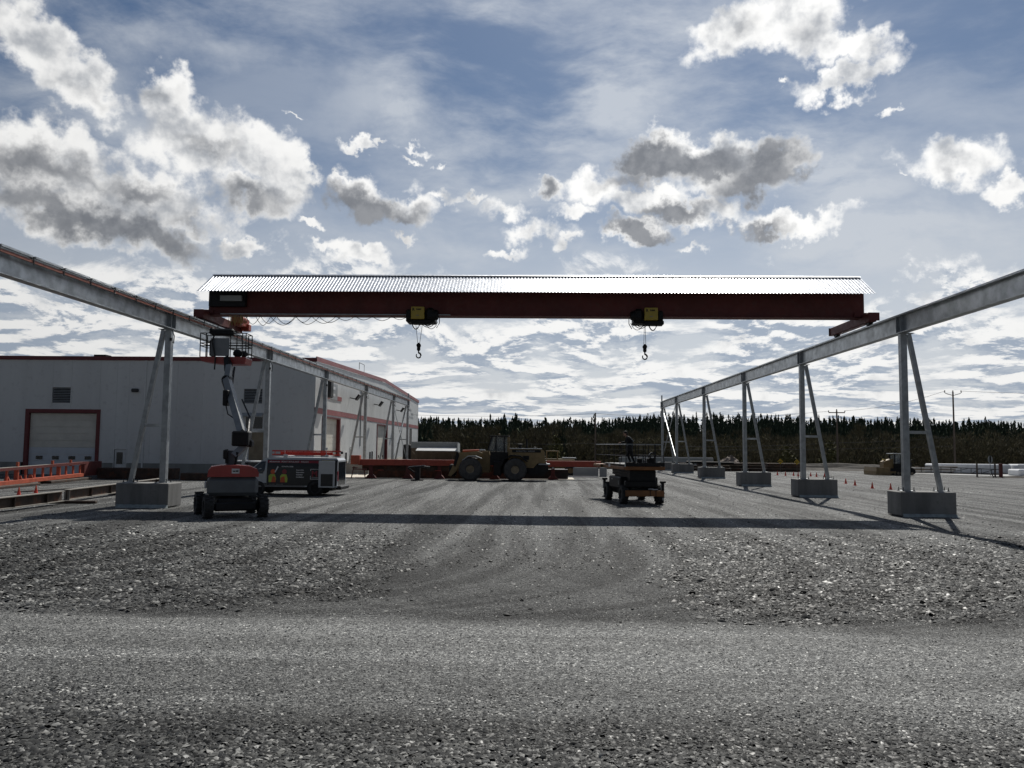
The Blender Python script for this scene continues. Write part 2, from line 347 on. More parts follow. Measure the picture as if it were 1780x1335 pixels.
M['rust']=mat('rusty_steel',(.060,.042,.032),.85,.1,.35,1.5,bump=.3,col2=(.14,.06,.032))
M['rusttop']=mat('weathered_flange',(.26,.24,.21),.75,.1,.2,2,dirt=.4)
M['dirt']=mat('dark_soil',(.055,.048,.04),.95,0,.4,.8,bump=.8,bscale=8)
M['mound']=mat('rubble_heap',(.22,.18,.15),.95,0,.35,1.5,bump=.8,bscale=10)
M['pole']=mat('wood_pole',(.16,.125,.10),.85,0,.2,3,streak=True)
M['wood']=mat('raw_timber',(.15,.11,.075),.8,0,.2,2,streak=True)
M['whitewrap']=mat('white_tarpaulin',(.80,.81,.82),.5,0,.06,1,bump=.4,bscale=4)
M['greywall']=mat('grey_block_wall',(.32,.34,.34),.9,0,.08,1)
M['cone']=mat('cone_orange',(.75,.07,.04),.5,0,.06,6)
M['signy']=mat('sign_yellow',(.55,.36,.03),.5,0,.06,6)
M['signb']=mat('sign_black',(.01,.01,.01),.6)
M['cloth']=mat('dark_clothing',(.014,.015,.018),.9,0,.2,6,bump=.3)
M['hair']=mat('dark_hair',(.012,.010,.009),.8)
M['lamp']=mat('floodlight_black',(.02,.02,.022),.4); M['lens']=mat('floodlight_glass',(.35,.36,.37),.15)
M['road']=mat('pale_gravel_road',(.40,.40,.39),.95,0,.1,1,bump=.3)

# ---------------------------------------------------------------- ground
from mathutils import noise as mn
def vnoise(x, y, seed):
    """cheap vectorised value noise"""
    xi=np.floor(x).astype(np.int64); yi=np.floor(y).astype(np.int64); xf=x-xi; yf=y-yi
    def h(a,b):
        n=(a*374761393+b*668265263+seed*1442695)&0xffffffff; n=((n^(n>>13))*1274126177)&0xffffffff; return ((n^(n>>16))&0xffff)/65535.0
    u=xf*xf*(3-2*xf); v=yf*yf*(3-2*yf)
    return (h(xi,yi)*(1-u)+h(xi+1,yi)*u)*(1-v)+(h(xi,yi+1)*(1-u)+h(xi+1,yi+1)*u)*v
def fbm(x,y,s,oct=4):
    a=0;amp=.5
    for i in range(oct): a=a+amp*vnoise(x*2**i,y*2**i,s+i); amp*=.5
    return a
def sstep(v,a,b):
    t=np.clip((v-a)/(b-a),0,1); return t*t*(3-2*t)
def rough_mask(x,y):
    wob=(fbm(x*.35,y*.35,5)-.5)*4.2
    yy=y+wob
    band=sstep(yy,12.6,14.2)*(1-sstep(yy,22,28))
    left=1-sstep(x+wob*.8,-4.6-(y-14)*-.05,-2.6)
    right=sstep(x+wob*.8,2.6,4.4)
    return band*np.maximum(left,right)
def height(x,y):
    r=rough_mask(x,y)
    h=r*(fbm(x*.7,y*.7,21,3)-.30)*.17
    h=h+(fbm(x*.25,y*.25,31,3)-.45)*.06*(1-sstep(y,60,90))
    h=h+(fbm(x*3.1,y*3.1,41,3)-.5)*.020*(1-sstep(y,30,60))
    # wheel ruts of the road crossing in front, and of the track up the middle
    h=h-.035*np.exp(-((y-12.9-.02*x)/.28)**2)-.028*np.exp(-((y-8.4+.05*x)/.35)**2)
    far=sstep(y-.25*np.maximum(x-15,0),104,128)
    h=h-far*3.0+sstep(y,170,420)*7.6*(.55+.9*vnoise(x*.017+3,y*.003,9))
    return h
xs=np.concatenate([-np.geomspace(900,30,24),np.linspace(-28,-12,60),np.linspace(-11.9,11.9,240),np.linspace(12,28,60),np.geomspace(30,900,24)])
ys=np.concatenate([np.linspace(-60,2,14),np.linspace(3,14,130),np.linspace(14.1,32,150),np.linspace(32.5,100,70),np.geomspace(102,1600,60)])
X,Y=np.meshgrid(xs,ys); Z=height(X,Y)
def grid_mesh(name,X,Y,Z):
    ny,nx=X.shape; co=np.stack([X,Y,Z],-1).reshape(-1,3).astype(np.float32)
    i=np.arange((ny-1)*(nx-1)); a=(i//(nx-1))*nx+i%(nx-1); f=np.stack([a,a+1,a+nx+1,a+nx],-1).astype(np.int32)
    me=bpy.data.meshes.new(name); me.vertices.add(len(co)); me.vertices.foreach_set('co',co.ravel())
    me.loops.add(f.size); me.loops.foreach_set('vertex_index',f.ravel()); me.polygons.add(len(f))
    me.polygons.foreach_set('loop_start',np.arange(0,f.size,4,dtype=np.int32)); me.polygons.foreach_set('use_smooth',np.ones(len(f),bool)); me.update(calc_edges=True)
    return me
gm=grid_mesh('ground',X,Y,Z)
at=gm.attributes.new('rough','FLOAT','POINT'); at.data.foreach_set('value',rough_mask(X,Y).ravel().astype(np.float32))
def tone(k,P):
    s=k.new('ShaderNodeSeparateXYZ'); k.put(s.inputs[0],P); px,py=s.outputs[0],s.outputs[1]
    wob=k.math('MULTIPLY',k.math('SUBTRACT',k.noise(P,.28,4,.6),.5),3.2)
    y=k.math('ADD',k.math('ADD',py,wob),k.math('MULTIPLY',px,.05))
    mp=k.new('ShaderNodeMapping'); k.put(mp.inputs[0],P); mp.inputs[3].default_value=(.07,.9,1); tr=k.noise(mp.outputs[0],1.0,5,.62)
    bend=k.math('MULTIPLY',k.math('EXPONENT',k.math('MULTIPLY',k.math('SUBTRACT',py,12.0),-.42)),8.0)
    def sweep(sg,sc):
        c=k.new('ShaderNodeCombineXYZ'); k.put(c.inputs[0],k.math('MULTIPLY',k.math('ADD',px,k.math('MULTIPLY',bend,sg)),sc)); k.put(c.inputs[1],k.math('MULTIPLY',py,.05)); c.inputs[2].default_value=sg*5
        return k.noise(c.outputs[0],1.0,5,.6,dist=.35)
    tr2=k.math('ADD',k.math('MULTIPLY',sweep(1.0,1.05),.62),k.math('MULTIPLY',sweep(-1.0,.9),.38))
    mid=k.smooth(y,12.4,13.8); st=k.mix(mid,tr,tr2)
    t=k.math('MULTIPLY_ADD',k.smooth(st,.40,.58),k.math('ADD',.40,k.math('MULTIPLY',mid,.75)),k.math('SUBTRACT',.80,k.math('MULTIPLY',mid,.30)))
    lane=k.math('MULTIPLY',k.smooth(y,7.6,9.6),k.math('SUBTRACT',1.0,k.smooth(y,12.0,13.4)))
    t=k.math('MULTIPLY',t,k.math('ADD',k.math('MULTIPLY',lane,.95),.46))
    t=k.math('MULTIPLY',t,k.smooth(y,15,27,.80,1.38))
    return t
def ground_mat():
    m=bpy.data.materials.new('crushed_stone'); m.use_nodes=True; k=NT(m.node_tree); b=k.n['Principled BSDF']
    g=k.new('ShaderNodeNewGeometry'); P=g.outputs['Position']
    s=k.new('ShaderNodeSeparateXYZ'); k.put(s.inputs[0],P); px,py=s.outputs[0],s.outputs[1]
    ra=k.new('ShaderNodeAttribute'); ra.attribute_name='rough'; rough=ra.outputs['Fac']
    def vor(sc,feat='F1'):
        v=k.new('ShaderNodeTexVoronoi'); v.feature=feat; v.inputs['Scale'].default_value=sc; k.put(v.inputs['Vector'],P); return v
    v1=vor(30); v2=vor(75); v3=vor(7)
    def val(v):
        q=k.new('ShaderNodeSeparateColor'); k.put(q.inputs[0],v.outputs['Color']); return q.outputs[0],q.outputs[1]
    a1,b1=val(v1); a2,b2=val(v2); a3,b3=val(v3)
    t=k.math('ADD',k.math('MULTIPLY',a1,.5),k.math('MULTIPLY',a2,.5))
    colr=k.ramp(t,[(0,(.015,.016,.018)),(.36,(.05,.051,.053)),(.53,(.13,.13,.13)),(.72,(.29,.29,.285)),(1,(.58,.58,.56))])
    # worn, dusty lanes are paler; loose, freshly dumped stone is darker
    lane=k.noise(P,.22,4,.6,dist=1.2)
    mp=k.new('ShaderNodeMapping'); k.put(mp.inputs[0],P); mp.inputs[3].default_value=(.05,.55,1); tr=k.noise(mp.outputs[0],1.0,5,.6)
    mp2=k.new('ShaderNodeMapping'); k.put(mp2.inputs[0],P); mp2.inputs[3].default_value=(.8,.05,1); tr2=k.noise(mp2.outputs[0],1.0,5,.6,dist=.5)
    front=k.math('SUBTRACT',1.0,k.smooth(py,12.3,14.0)); farr=k.smooth(py,22,30)
    str_=k.math('ADD',k.math('MULTIPLY',front,tr),k.math('MULTIPLY',k.math('SUBTRACT',1.0,front),tr2))
    dust=k.math('ADD',k.math('MULTIPLY',k.smooth(str_,.30,.68),.55),k.math('MULTIPLY',k.smooth(lane,.35,.65),.30))
    roadb=k.math('MULTIPLY',k.smooth(py,7.4,9.2),k.math('SUBTRACT',1.0,k.smooth(py,12.2,13.4)))
    dust=k.math('ADD',dust,k.math('MULTIPLY',roadb,.38))
    dust=k.math('ADD',dust,k.math('MULTIPLY',farr,.18))
    dust=k.math('SUBTRACT',dust,k.math('MULTIPLY',rough,.45),clamp=True)
    base=k.mix(k.math('MULTIPLY',dust,.38),colr,k.mix(k.smooth(t,.2,.8),(.13,.13,.128),(.27,.268,.26)))
    k.put(b.inputs['Base Color'],k.mix(1.0,base,k.mix(1.0,(.985,.995,.98),k.math('MULTIPLY',tone(k,P),.90),'MULTIPLY'),'MULTIPLY'))
    k.put(b.inputs['Roughness'],k.lin(b2,0,1,.6,.95)); b.inputs['Specular IOR Level'].default_value=.2
    h=k.math('ADD',k.math('MULTIPLY',k.math('SUBTRACT',a1,v1.outputs['Distance']),1.0),k.math('MULTIPLY',k.math('SUBTRACT',a2,v2.outputs['Distance']),.45))
    bp=k.new('ShaderNodeBump'); bp.inputs['Distance'].default_value=.022
    k.put(bp.inputs['Strength'],k.lin(dust,0,1,1.0,.55)); k.put(bp.inputs['Height'],h)
    k.put(b.inputs['Normal'],bp.outputs[0])
    return m
M['ground']=ground_mat(); gm.materials.append(M['ground'])
go=bpy.data.objects.new('ground',gm); COL.objects.link(go); tag(go,'grey crushed stone yard with worn vehicle lanes',None,None,'structure')

# loose stone chips
def stone_mat():
    m=bpy.data.materials.new('stone_chip'); m.use_nodes=True; k=NT(m.node_tree); b=k.n['Principled BSDF']
    g=k.new('ShaderNodeNewGeometry'); r=g.outputs['Random Per Island']
    k.put(b.inputs['Base Color'],k.mix(1.0,k.ramp(r,[(0,(.02,.021,.023)),(.35,(.05,.051,.053)),(.65,(.105,.105,.104)),(.88,(.21,.207,.20)),(1,(.50,.49,.47))]),k.mix(1.0,(1.30,1.32,1.295),tone(k,g.outputs['Position']),'MULTIPLY'),'MULTIPLY')); k.put(b.inputs['Specular IOR Level'],k.lin(r,.85,1.0,.15,.6))
    k.put(b.inputs['Roughness'],k.math('ADD',k.math('MULTIPLY',k.math('FRACT',k.math('MULTIPLY',r,37.0)),.35),.48))
    return m
M['stone']=stone_mat()
def stones(name,label,n,sampler,smin,smax,power=2.5,fine=False):
    x,y=sampler(n); n=len(x)
    s=smin+(smax-smin)*rng.random(n)**power
    if fine: s=s*(.50+.60*np.clip(rough_mask(x,y)+(1-sstep(y+.05*x+(fbm(x*.4,y*.4,61,3)-.5)*3,6.9,8.8)),0,1))
    # flattened irregular chip
    base=np.array([[1,0,-.1],[.2,1,-.1],[-.9,.5,-.1],[-.6,-.8,-.1],[.1,.05,.34]])
    V=np.repeat(base[None],n,0)*(1+.45*(rng.random((n,5,3))-.5)); V[:,:,2]*=(.5+.6*rng.random((n,1)))
    V[:,:,1]*=(.55+.5*rng.random((n,1))); V*=s[:,None,None]*.5
    a=rng.random(n)*2*np.pi; tx=rng.normal(0,.24,n); ty=rng.normal(0,.24,n)
    def rotm(V,i,j,a):
        c,s_=np.cos(a)[:,None],np.sin(a)[:,None]; A=V[:,:,i]*c-V[:,:,j]*s_; B=V[:,:,i]*s_+V[:,:,j]*c; V[:,:,i]=A; V[:,:,j]=B
    rotm(V,0,1,a); rotm(V,1,2,tx); rotm(V,0,2,ty)
    z=height(x,y)+s*.07
    V+=np.stack([x,y,z],-1)[:,None,:]
    F=np.array([[0,1,4],[1,2,4],[2,3,4],[3,0,4]])
    f=(F[None]+np.arange(n)[:,None,None]*5).astype(np.int32)
    me=bpy.data.meshes.new(name); me.vertices.add(n*5); me.vertices.foreach_set('co',V.astype(np.float32).ravel())
    me.loops.add(f.size); me.loops.foreach_set('vertex_index',f.ravel()); me.polygons.add(n*4)
    me.polygons.foreach_set('loop_start',np.arange(0,f.size,3,dtype=np.int32)); me.update(calc_edges=True)
    me.materials.append(M['stone']); o=bpy.data.objects.new(name,me); COL.objects.link(o); tag(o,label,None,None,'stuff'); return o
def wedge(y0,y1,half,p=1.6):
    def f(n):
        u=rng.random(n); y=y0*(y1/y0)**(u) ; x=(rng.random(n)*2-1)*half*y; return x,y
    return f
stones('gravel','fine grey stone chips covering the near yard',265000,wedge(5.0,20,.70),.015,.085,2.6,True)
def rs(n):
    y=12.5+rng.random(n*3)*14; x=(rng.random(n*3)*2-1)*.75*y; k=rng.random(n*3)<rough_mask(x,y)*.9+.02; return x[k],y[k]
stones('stone_rubble','coarser angular stones loose on the rough patches beside the track',30000,rs,.03,.16,3.4)
stones('gravel','small stones strewn over the yard further back',60000,wedge(18,60,.70),.03,.10,3)

# ---------------------------------------------------------------- runways
YR=[34.0,46.9,59.8,74.1,88.6,98.6]
XR,XL=14.89,-15.39; ZB=7.375; ZT=ZB+.72
def frame_proto():
    t=thing('support_frame','x','support frame',(0,0,0))
    mb=MB().box(-.125,.125,-.125,.125,.99,ZB-.02); mesh_obj('post',mb,M['galv2'],t)
    mb=MB().bar((1.36,0,1.0),(.24,0,ZB-.05),.17,.17,(0,1,0)); mesh_obj('brace',mb,M['galv2'],t)
    mb=MB().box(.127,.98,-.06,.06,3.28,3.40); mesh_obj('tie',mb,M['galv'],t)
    mb=MB().box(-.26,.26,-.26,.26,.980,1.004); mesh_obj('base_plate',mb,M['galv'],t)
    mb=MB().box(1.12,1.64,-.2,.2,.980,1.004); mesh_obj('base_plate',mb,M['galv'],t)
    mb=MB().box(-.2,.42,-.16,.16,ZB-.022,ZB-.002); mesh_obj('cap_plate',mb,M['galv'],t)
    for x,y in ((-.21,-.21),(.21,-.21),(-.21,.21),(.21,.21),(1.17,-.16),(1.59,-.16),(1.17,.16),(1.59,.16)):
        mb=MB().tube([(x,y,1.0),(x,y,1.14)],.016,6); mb.lathe([(1.004,0),(1.004,.034),(1.034,.034),(1.034,0)],(x,y,0),'z',6); mesh_obj('anchor_bolt',mb,M['black'],t)
    return t
def block_proto():
    mb=MB().bbox((.58,0,.49),(2.16,1.30,.976),.02)
    return mb
BL=MB(); BL.bbox((0,0,.50),(2.16,1.30,.95),.025)
order=['nearest the camera, just outside the view','nearest and largest one in view','second from the front','third from the front','fourth from the front','fifth from the front','last at the far end under the end stop']
sideR={0:'on the right side'}
proto=frame_proto(); first=True
bproto=None
for side,X0,sgn in (('right',XR,1),('left',XL,-1)):
    for i,y in enumerate([20.9]+YR):
        t=proto if first else copy_tree(proto)
        t.location=(X0,y,0); t.rotation_euler=(0,0,0 if sgn>0 else math.pi)
        t['label']='galvanised A-frame support, %s runway, %s'%(side,order[i]); t['group']='steel support frames under the %s runway'%side
        if bproto is None:
            bproto=mesh_obj('concrete_block',BL,M['conc']); b=bproto
            lip=MB()
            pts=[]
            for q in range(13):
                u=-1.02+2.10*q/12; pts.append((u,.05+.02*math.sin(q*2.3)))
            vs=[];fs=[]
            for q,(u,hh) in enumerate(pts):
                vs+= [(u,-.652,.12+.015*math.sin(q*3.1)),(u+.02,-.80-.03*math.sin(q*1.7),-.02),(u,-.60,-.02)]
            for q in range(12):
                for a,b2 in ((0,1),(1,2),(2,0)): fs.append((q*3+a,q*3+b2,q*3+3+b2,q*3+3+a))
            fs+= [(0,1,2),(36,38,37)]
            lip.add(vs,fs); mesh_obj('footing_lip',lip,M['foot'],b,world=False)
            b=bproto
        else: b=copy_tree(bproto)
        b.location=(X0+sgn*.58,y,0)
        tag(b,'grey concrete block, %s runway, %s'%(side,order[i]),'concrete block','concrete footing blocks along the %s runway'%side)
        if i>0:
            cb=MB().tube([(X0-.13*sgn,y-.05,ZB-.05),(X0-.26*sgn,y-.1,ZB-.3),(X0-.24*sgn,y-.1,ZB-.62),(X0-.15*sgn,y-.07,ZB-.55)],.018,5); cb.cbox((X0-.13*sgn,y-.14,ZB-.45),(.09,.05,.13))
            if side=='left': mesh_obj('cable',cb,M['cable'],t)
        first=False
bpy.context.view_layer.update()
def runway(side,X0,inn):
    y0,y1=6.0,YR[-1]+.35
    t=thing('crane_runway','long galvanised I-beam crane runway on the %s side%s'%(side,', red conductor bar clipped along it' if side=='left' else ', plain flange'),'crane runway',(X0,(y0+y1)/2,ZB))
    pass
    cuts=[y0,20.9,34.0,46.9,59.8,74.1,88.6,y1]
    for a,b in zip(cuts[:-1],cuts[1:]):
        s=MB(); g=.012
        s.box(X0-.17,X0+.17,a+g,b-g,ZB,ZB+.028); s.box(X0-.18,X0+.18,a+g,b-g,ZT-.03,ZT); s.box(X0-.012,X0+.012,a+g,b-g,ZB+.028,ZT-.03)
        mesh_obj('beam_segment',s,M['galv'],t)
    for y in [20.9]+YR:
        for d in (-.2,.2) if y<98 else (-.2,):
            s=MB().box(X0-.165,X0-.012,y+d-.012,y+d+.012,ZB+.029,ZT-.031); s.box(X0+.012,X0+.165,y+d-.012,y+d+.012,ZB+.029,ZT-.031); mesh_obj('stiffener',s,M['galv2'],t)
    s=MB().box(X0-.035,X0+.035,y0,y1,ZT+.002,ZT+.09); mesh_obj('rail',s,M['galv2'],t)
    s=MB().box(X0-.14,X0+.14,y1+.002,y1+.2,ZB-.08,ZT+.02); s.box(X0-.07,X0+.07,y1-.06,y1+.1,ZT+.05,ZT+.78); mesh_obj('end_stop',s,M['galv2'],t)
    s=MB()
    # X-bracing of the last bay
    for a,b,mt,w in ((YR[5],YR[4],'brace',.2),(YR[4],YR[5],'galv2',.16)):
        sx=X0+(.02 if a>b else -.09)
        q=MB().bar((sx,a-.1*(1 if a>b else -1),ZB-.15),(sx,b+.1*(1 if a>b else -1),1.15),.04,w,(0,0,1)); mesh_obj('cross_brace',q,M[mt],t)
    if side=='left':
        xi=X0+inn*.235
        s=MB().box(xi-.02,xi+.02,y0,y1,ZT-.135,ZT-.055); mesh_obj('conductor_bar',s,M['cond'],t)
        n=0
        y=y0+.5
        pm=None
        while y<y1:
            if pm is None:
                c=MB(); c.box(xi-.19,xi+.03,y-.03,y+.03,ZT+.001,ZT+.03); c.box(xi+.022,xi+.04,y-.025,y+.025,ZT-.20,ZT+.05); pm=mesh_obj('bracket',c,M['black'],t); ybase=y
            else:
                o=pm.copy(); COL.objects.link(o); o.location=(0,y-ybase,0)
            # cover plate between brackets
            if n==0:
                c=MB(); c.box(xi-.06,xi+.045,y+.06,y+1.52,ZT+.012,ZT+.075); pc=mesh_obj('cover_plate',c,M['galv'],t); 
            elif y+1.5<y1:
                o=pc.copy(); COL.objects.link(o); o.location=(0,y-ybase,0)
            y+=1.6; n+=1
    return t
runway('right',XR,-1); runway('left',XL,1)

# ---------------------------------------------------------------- bridge crane
GX0,GX1=-15.30,14.86; GY=38.0
cr=thing('bridge_crane','dark red overhead bridge crane girder with corrugated metal roof spanning both runways','bridge crane',(0,38.6,ZT+.09))
s=MB(); s.box(GX0,GX1,GY-.22,GY-.20,8.62,9.92); s.box(GX0,GX1,GY+.34,GY+.36,8.62,9.92); s.box(GX0-.0,GX1+.0,GY-.30,GY+.44,9.93,9.96)
s.box(GX0,GX0+.02,GY-.199,GY+.339,8.62,9.92); s.box(GX1-.02,GX1,GY-.199,GY+.339,8.62,9.92)
mesh_obj('girder',s,M['red'],cr)
s=MB(); s.box(GX0,GX1,GY-.30,GY+.44,8.59,8.618); mesh_obj('bottom_flange',s,M['red'],cr)
for i in range(9):
    x=GX0+.4+i*(GX1-GX0-.8)/8
    if i in (0,8):
        s=MB().box(x-.03,x+.03,GY-.34,GY+.48,9.962,10.04); mesh_obj('roof_post',s,M['black'],cr)
def end_truck(x,lft):
    t0=MB(); t0.bbox((x,39.35,8.50),(.34,4.86,.40),.02)
    e=mesh_obj('end_truck',t0,M['red'],cr)
    sg=-1 if lft else 1
    mesh_obj('buffer_plate',MB().box(x-.25 if lft else x-.20,x+.20 if lft else x+.28,36.86,36.9,8.34,8.70),M['red'],e); mesh_obj('buffer_plate',MB().box(x-.22,x+.22,41.80,41.84,8.30,8.70),M['red'],e)
    for y in (37.3,41.3):
        wb=MB().lathe([(-.09,0),(-.09,.21),(-.06,.21),(-.05,.17),(.05,.17),(.06,.21),(.09,.21),(.09,0)],(x,y,8.36),'x',20); mesh_obj('wheel',wb,M['black'],e)
    g=MB(); g.box(x-.5,x+.3,GY-.30,GY-.24,8.58,8.82); mesh_obj('gusset',g,M['red'],e)
    return e
end_truck(XL+.02,True); end_truck(XR,False)
# raised far end of the left truck, motor and cable trolleys
s=MB(); s.bbox((-15.08,41.3,8.76),(.5,1.3,.42),.02); mesh_obj('drive_housing',s,M['red2'],cr)  # brighter red than the end truck: sunlight put into the colour
mesh_obj('drive_gearbox',MB().bbox((-14.93,41.75,8.55),(.42,.4,.36),.04),M['red2'],cr); s=MB(); s.lathe([(-.3,0),(-.3,.15),(.3,.15),(.3,0)],(-14.75,40.7,8.80),'y',14); mesh_obj('drive_motor',s,M['red2'],cr)

s=MB(); s.bbox((-14.12,37.40,9.30),(.98,.18,.24),.01); mesh_obj('control_box',s,M['greywall'],cr)
s=MB(); s.box(-15.2,-13.5,37.50,37.74,8.95,9.75); mesh_obj('resistor_cabinet',s,M['black'],cr)
# corrugated roof: two slopes and a ridge cap
def corrug(ya,za,yb,zb,x0,x1,name,waves=202):
    mbx=MB(); L=(x1-x0)/waves; prof=[(0,0),(.28,0),(.42,1),(.78,1),(.92,0)]
    dy,dz=yb-ya,zb-za; l=math.hypot(dy,dz); ny,nz=-dz/l,dy/l
    if nz<0: ny,nz=-ny,-nz
    pts=[]
    for i in range(waves):
        for u,h in prof: pts.append((x0+(i+u)*L,h*.022))
    pts.append((x1,0))
    vs=[];fs=[]
    for x,h in pts:
        for (y,z) in ((ya,za),(yb,zb)):
            vs.append((x,y+ny*h,z+nz*h)); vs.append((x,y+ny*(h-.004),z+nz*(h-.004)))
    for i in range(len(pts)-1):
        a=i*4; fs.append((a,a+4,a+6,a+2)); fs.append((a+1,a+3,a+7,a+5)); fs.append((a,a+1,a+5,a+4))
    mbx.add(vs,fs); return mesh_obj(name,mbx,M['roof'],cr)
RX0,RX1=-15.42,14.98
corrug(36.66,9.50,38.47,10.60,RX0,RX1,'roof_sheet'); corrug(40.32,9.50,38.51,10.60,RX0,RX1,'roof_sheet')
s=MB(); 
for sg in (-1,1):
    s.prism([(38.49,10.655),(38.49+sg*.16,10.56+.02),(38.49+sg*.16,10.56+.026),(38.49,10.663)],RX0,RX1,'x')
mesh_obj('ridge_cap',s,M['roof'],cr)
# festoon cable loops
def loops(xs,depths,y,z,name,par,r=.013):
    s=MB()
    for i in range(len(xs)-1):
        a,b=xs[i],xs[i+1]; d=depths[i]; n=10
        pts=[]
        for k in range(n+1):
            t=k/n; pts.append((a+(b-a)*t+ .03*math.sin(t*6.3), y+.02*math.sin(i*2.1), z-d*math.sin(math.pi*t)**.8))
        s.tube(pts,r,5)
    return mesh_obj(name,s,M['cable'],par)
xsl=[-13.6,-12.9,-12.15,-11.25,-10.5,-9.35,-8.45,-7.65,-6.75,-6.0]
loops(xsl,[.40,.36,.38,.30,.34,.20,.17,.20,.15],GY-.10,8.57,'festoon_cable',cr)
loops([-13.2,-12.5,-11.3,-10.2,-9.2],[.42,.40,.36,.27],GY+.15,8.57,'festoon_cable',cr)
s=MB()
for i in range(9):
    x=-14.35+i*.09; y=GY-.15+.1*(i%3)
    s.tube([(x,y,8.58),(x-.02,y,8.3),(x+.02,y+.02,8.08),(x+.05,y+.03,8.3),(x+.05,y,8.58)],.014,5)
mesh_obj('cable_bundle',s,mat('yellow_cable',(.45,.33,.10),.5),cr)
s=MB(); s.box(GX0+.6,-4,GY-.34,GY-.30,8.60,8.64); mesh_obj('cable_track',s,M['galv2'],cr)

def hoist(x,label,flip):
    t=thing('hoist',label,'hoist',(x,GY-.1,8.0),0,'hoists hanging from the red girder')
    f=-1 if flip else 1
    s=MB(); s.bbox((x,GY-.46,8.68),(.60,.30,.56),.02); mesh_obj('yellow_cover',s,M['hoistyel'],t)
    s=MB(); s.bbox((x+.55*f,GY-.36,8.66),(.44,.40,.54),.12); s.lathe([(-.25,0),(-.25,.18),(-.1,.24),(.2,.24),(.26,.2),(.26,0)],(x+.66*f,GY-.3,8.62),'x',18); mesh_obj('motor',s,M['black'],t)
    s=MB(); s.bbox((x+.1*f,GY+.07,8.42),(1.35,.86,.30),.06); s.bbox((x-.42*f,GY-.36,8.62),(.26,.34,.44),.06); s.bbox((x+.15,GY-.2,8.30),(.9,.5,.22),.05); mesh_obj('trolley_frame',s,M['black'],t)
    for k in (-1,1):
        for yy in (GY-.38,GY+.52):
            w=MB().lathe([(-.04,0),(-.04,.09),(.04,.09),(.04,0)],(x+.38*k,yy,8.66),'y',14); mesh_obj('wheel',w,M['black'],t)
    s=MB()
    def loop(a,b,d,y,r):
        s.tube([(a+(b-a)*q/8, y, 8.30-d*math.sin(math.pi*q/8)**.7) for q in range(9)],r,6)
    loop(x-.30*f,x+.12*f,.36,GY-.4,.026); loop(x+.10*f,x+.80*f,.26,GY-.35,.018); loop(x+.3*f,x+.9*f,.33,GY-.3,.014); loop(x+.2*f,x+.7*f,.20,GY-.42,.02)
    s.tube([(x+.86*f,GY-.3,8.62),(x+.98*f,GY-.3,8.5),(x+.98*f,GY-.3,8.25),(x+.85*f,GY-.3,8.02)],.02,6)
    mesh_obj('cable_loop',s,M['cable'],t)
    xr=x+.04 if not flip else x-.26
    d=.10 if not flip else .02
    zt=7.30
    for k in (-1,1):
        mesh_obj('wire_rope',MB().tube([(xr+k*(d+.06 if not flip else .02),GY-.3,8.25),(xr+k*.045,GY-.3,zt)],.011,5),M['wire'],t)
    s=MB(); s.bbox((xr,GY-.3,zt-.17),(.16,.14,.40),.06); s.lathe([(-.075,0),(-.075,.10),(.075,.10),(.075,0)],(xr,GY-.3,zt-.10),'y',18); s.tube([(xr,GY-.3,zt-.36),(xr,GY-.3,zt-.46)],.03,8)
    hb=mesh_obj('hook_block',s,M['black'],t)
    pts=[(xr+.105*math.cos(a),GY-.3,zt-.56+.115*math.sin(a)) for a in np.linspace(math.pi/2,math.pi/2-5.3,16)]
    s=MB().tube(pts,.042,8,r1=.022); mesh_obj('hook',s,M['black'],hb)
    yc=t.children[0]
    l1=text_mesh('lettering','R',.20,M['signb'],t,(-.245,-.515,.76),(math.pi/2,0,0),sx=.95,bold=.004)
    text_mesh('lettering','R&M',.10,M['signb'],t,(-.06,-.515,.80),(math.pi/2,0,0),sx=1.1,bold=.003)
    s=MB(); s.box(x-.07,x+.07,GY-.616,GY-.612,8.54,8.57); mesh_obj('badge',s,M['printg'],t)
    return t
hoist(-5.48,'left yellow and black hoist under the red girder, hook hanging on two spread ropes',False)
hoist(5.17,'yellow and black wire rope hoist on the right half of the red girder',True)

# ---------------------------------------------------------------- warehouse
wh=thing('warehouse','long grey-white metal clad warehouse with dark red roof trim and red door frames','warehouse',(-35,85,0))
WX,WY=-17.8,66.0
ZE=9.62
def wpart(n,mb,m,par=None,**k): return mesh_obj(n,mb,M[m] if isinstance(m,str) else m,par or wh,**k)
# body behind the panels
s=MB(); 
prof=[(WY+.36,0),(124.1,0),(124.1,9.2),(96.5,10.1),(WY+.36,ZE-.2)]
s.prism(prof,-62,WX-.40,'x'); wpart('wall_core',s,'louvd')
# front panels between seams, recessed joints, openings left out
open_front=[(-41.45,-35.4,0,5.1),(-39.3,-37.75,5.8,7.1),(-23.6,-22.05,5.88,7.1),(-34.0,-33.0,0,2.1)]
def panels(edges, z0, z1, openings, make):
    for a,b in zip(edges[:-1],edges[1:]):
        cuts=[(z0,z1)]
        for (oa,ob,oz0,oz1) in openings:
            if ob>a+.02 and oa<b-.02:
                new=[]
                for c0,c1 in cuts:
                    if oz0<=c0+.01 and oz1>c0: new.append((oz1,c1)) if oz1<c1 else None
                    elif oz1>=c1-.01 and oz0<c1: new.append((c0,oz0)) if oz0>c0 else None
                    elif oz0>c0 and oz1<c1: new+= [(c0,oz0),(oz1,c1)]
                    else: new.append((c0,c1))
                cuts=new
        for c0,c1 in cuts:
            if c1-c0>.05: make(a,b,c0,c1)
E_=[-62,-60,-58,-56,-54,-52,-50,-48,-46,-43.75,-41.45,-39.3,-37.75,-35.4,-34.0,-33.0,-31.15,-29.05,-26.95,-25.2,-23.6,-22.05,-20.0,WX-.0]
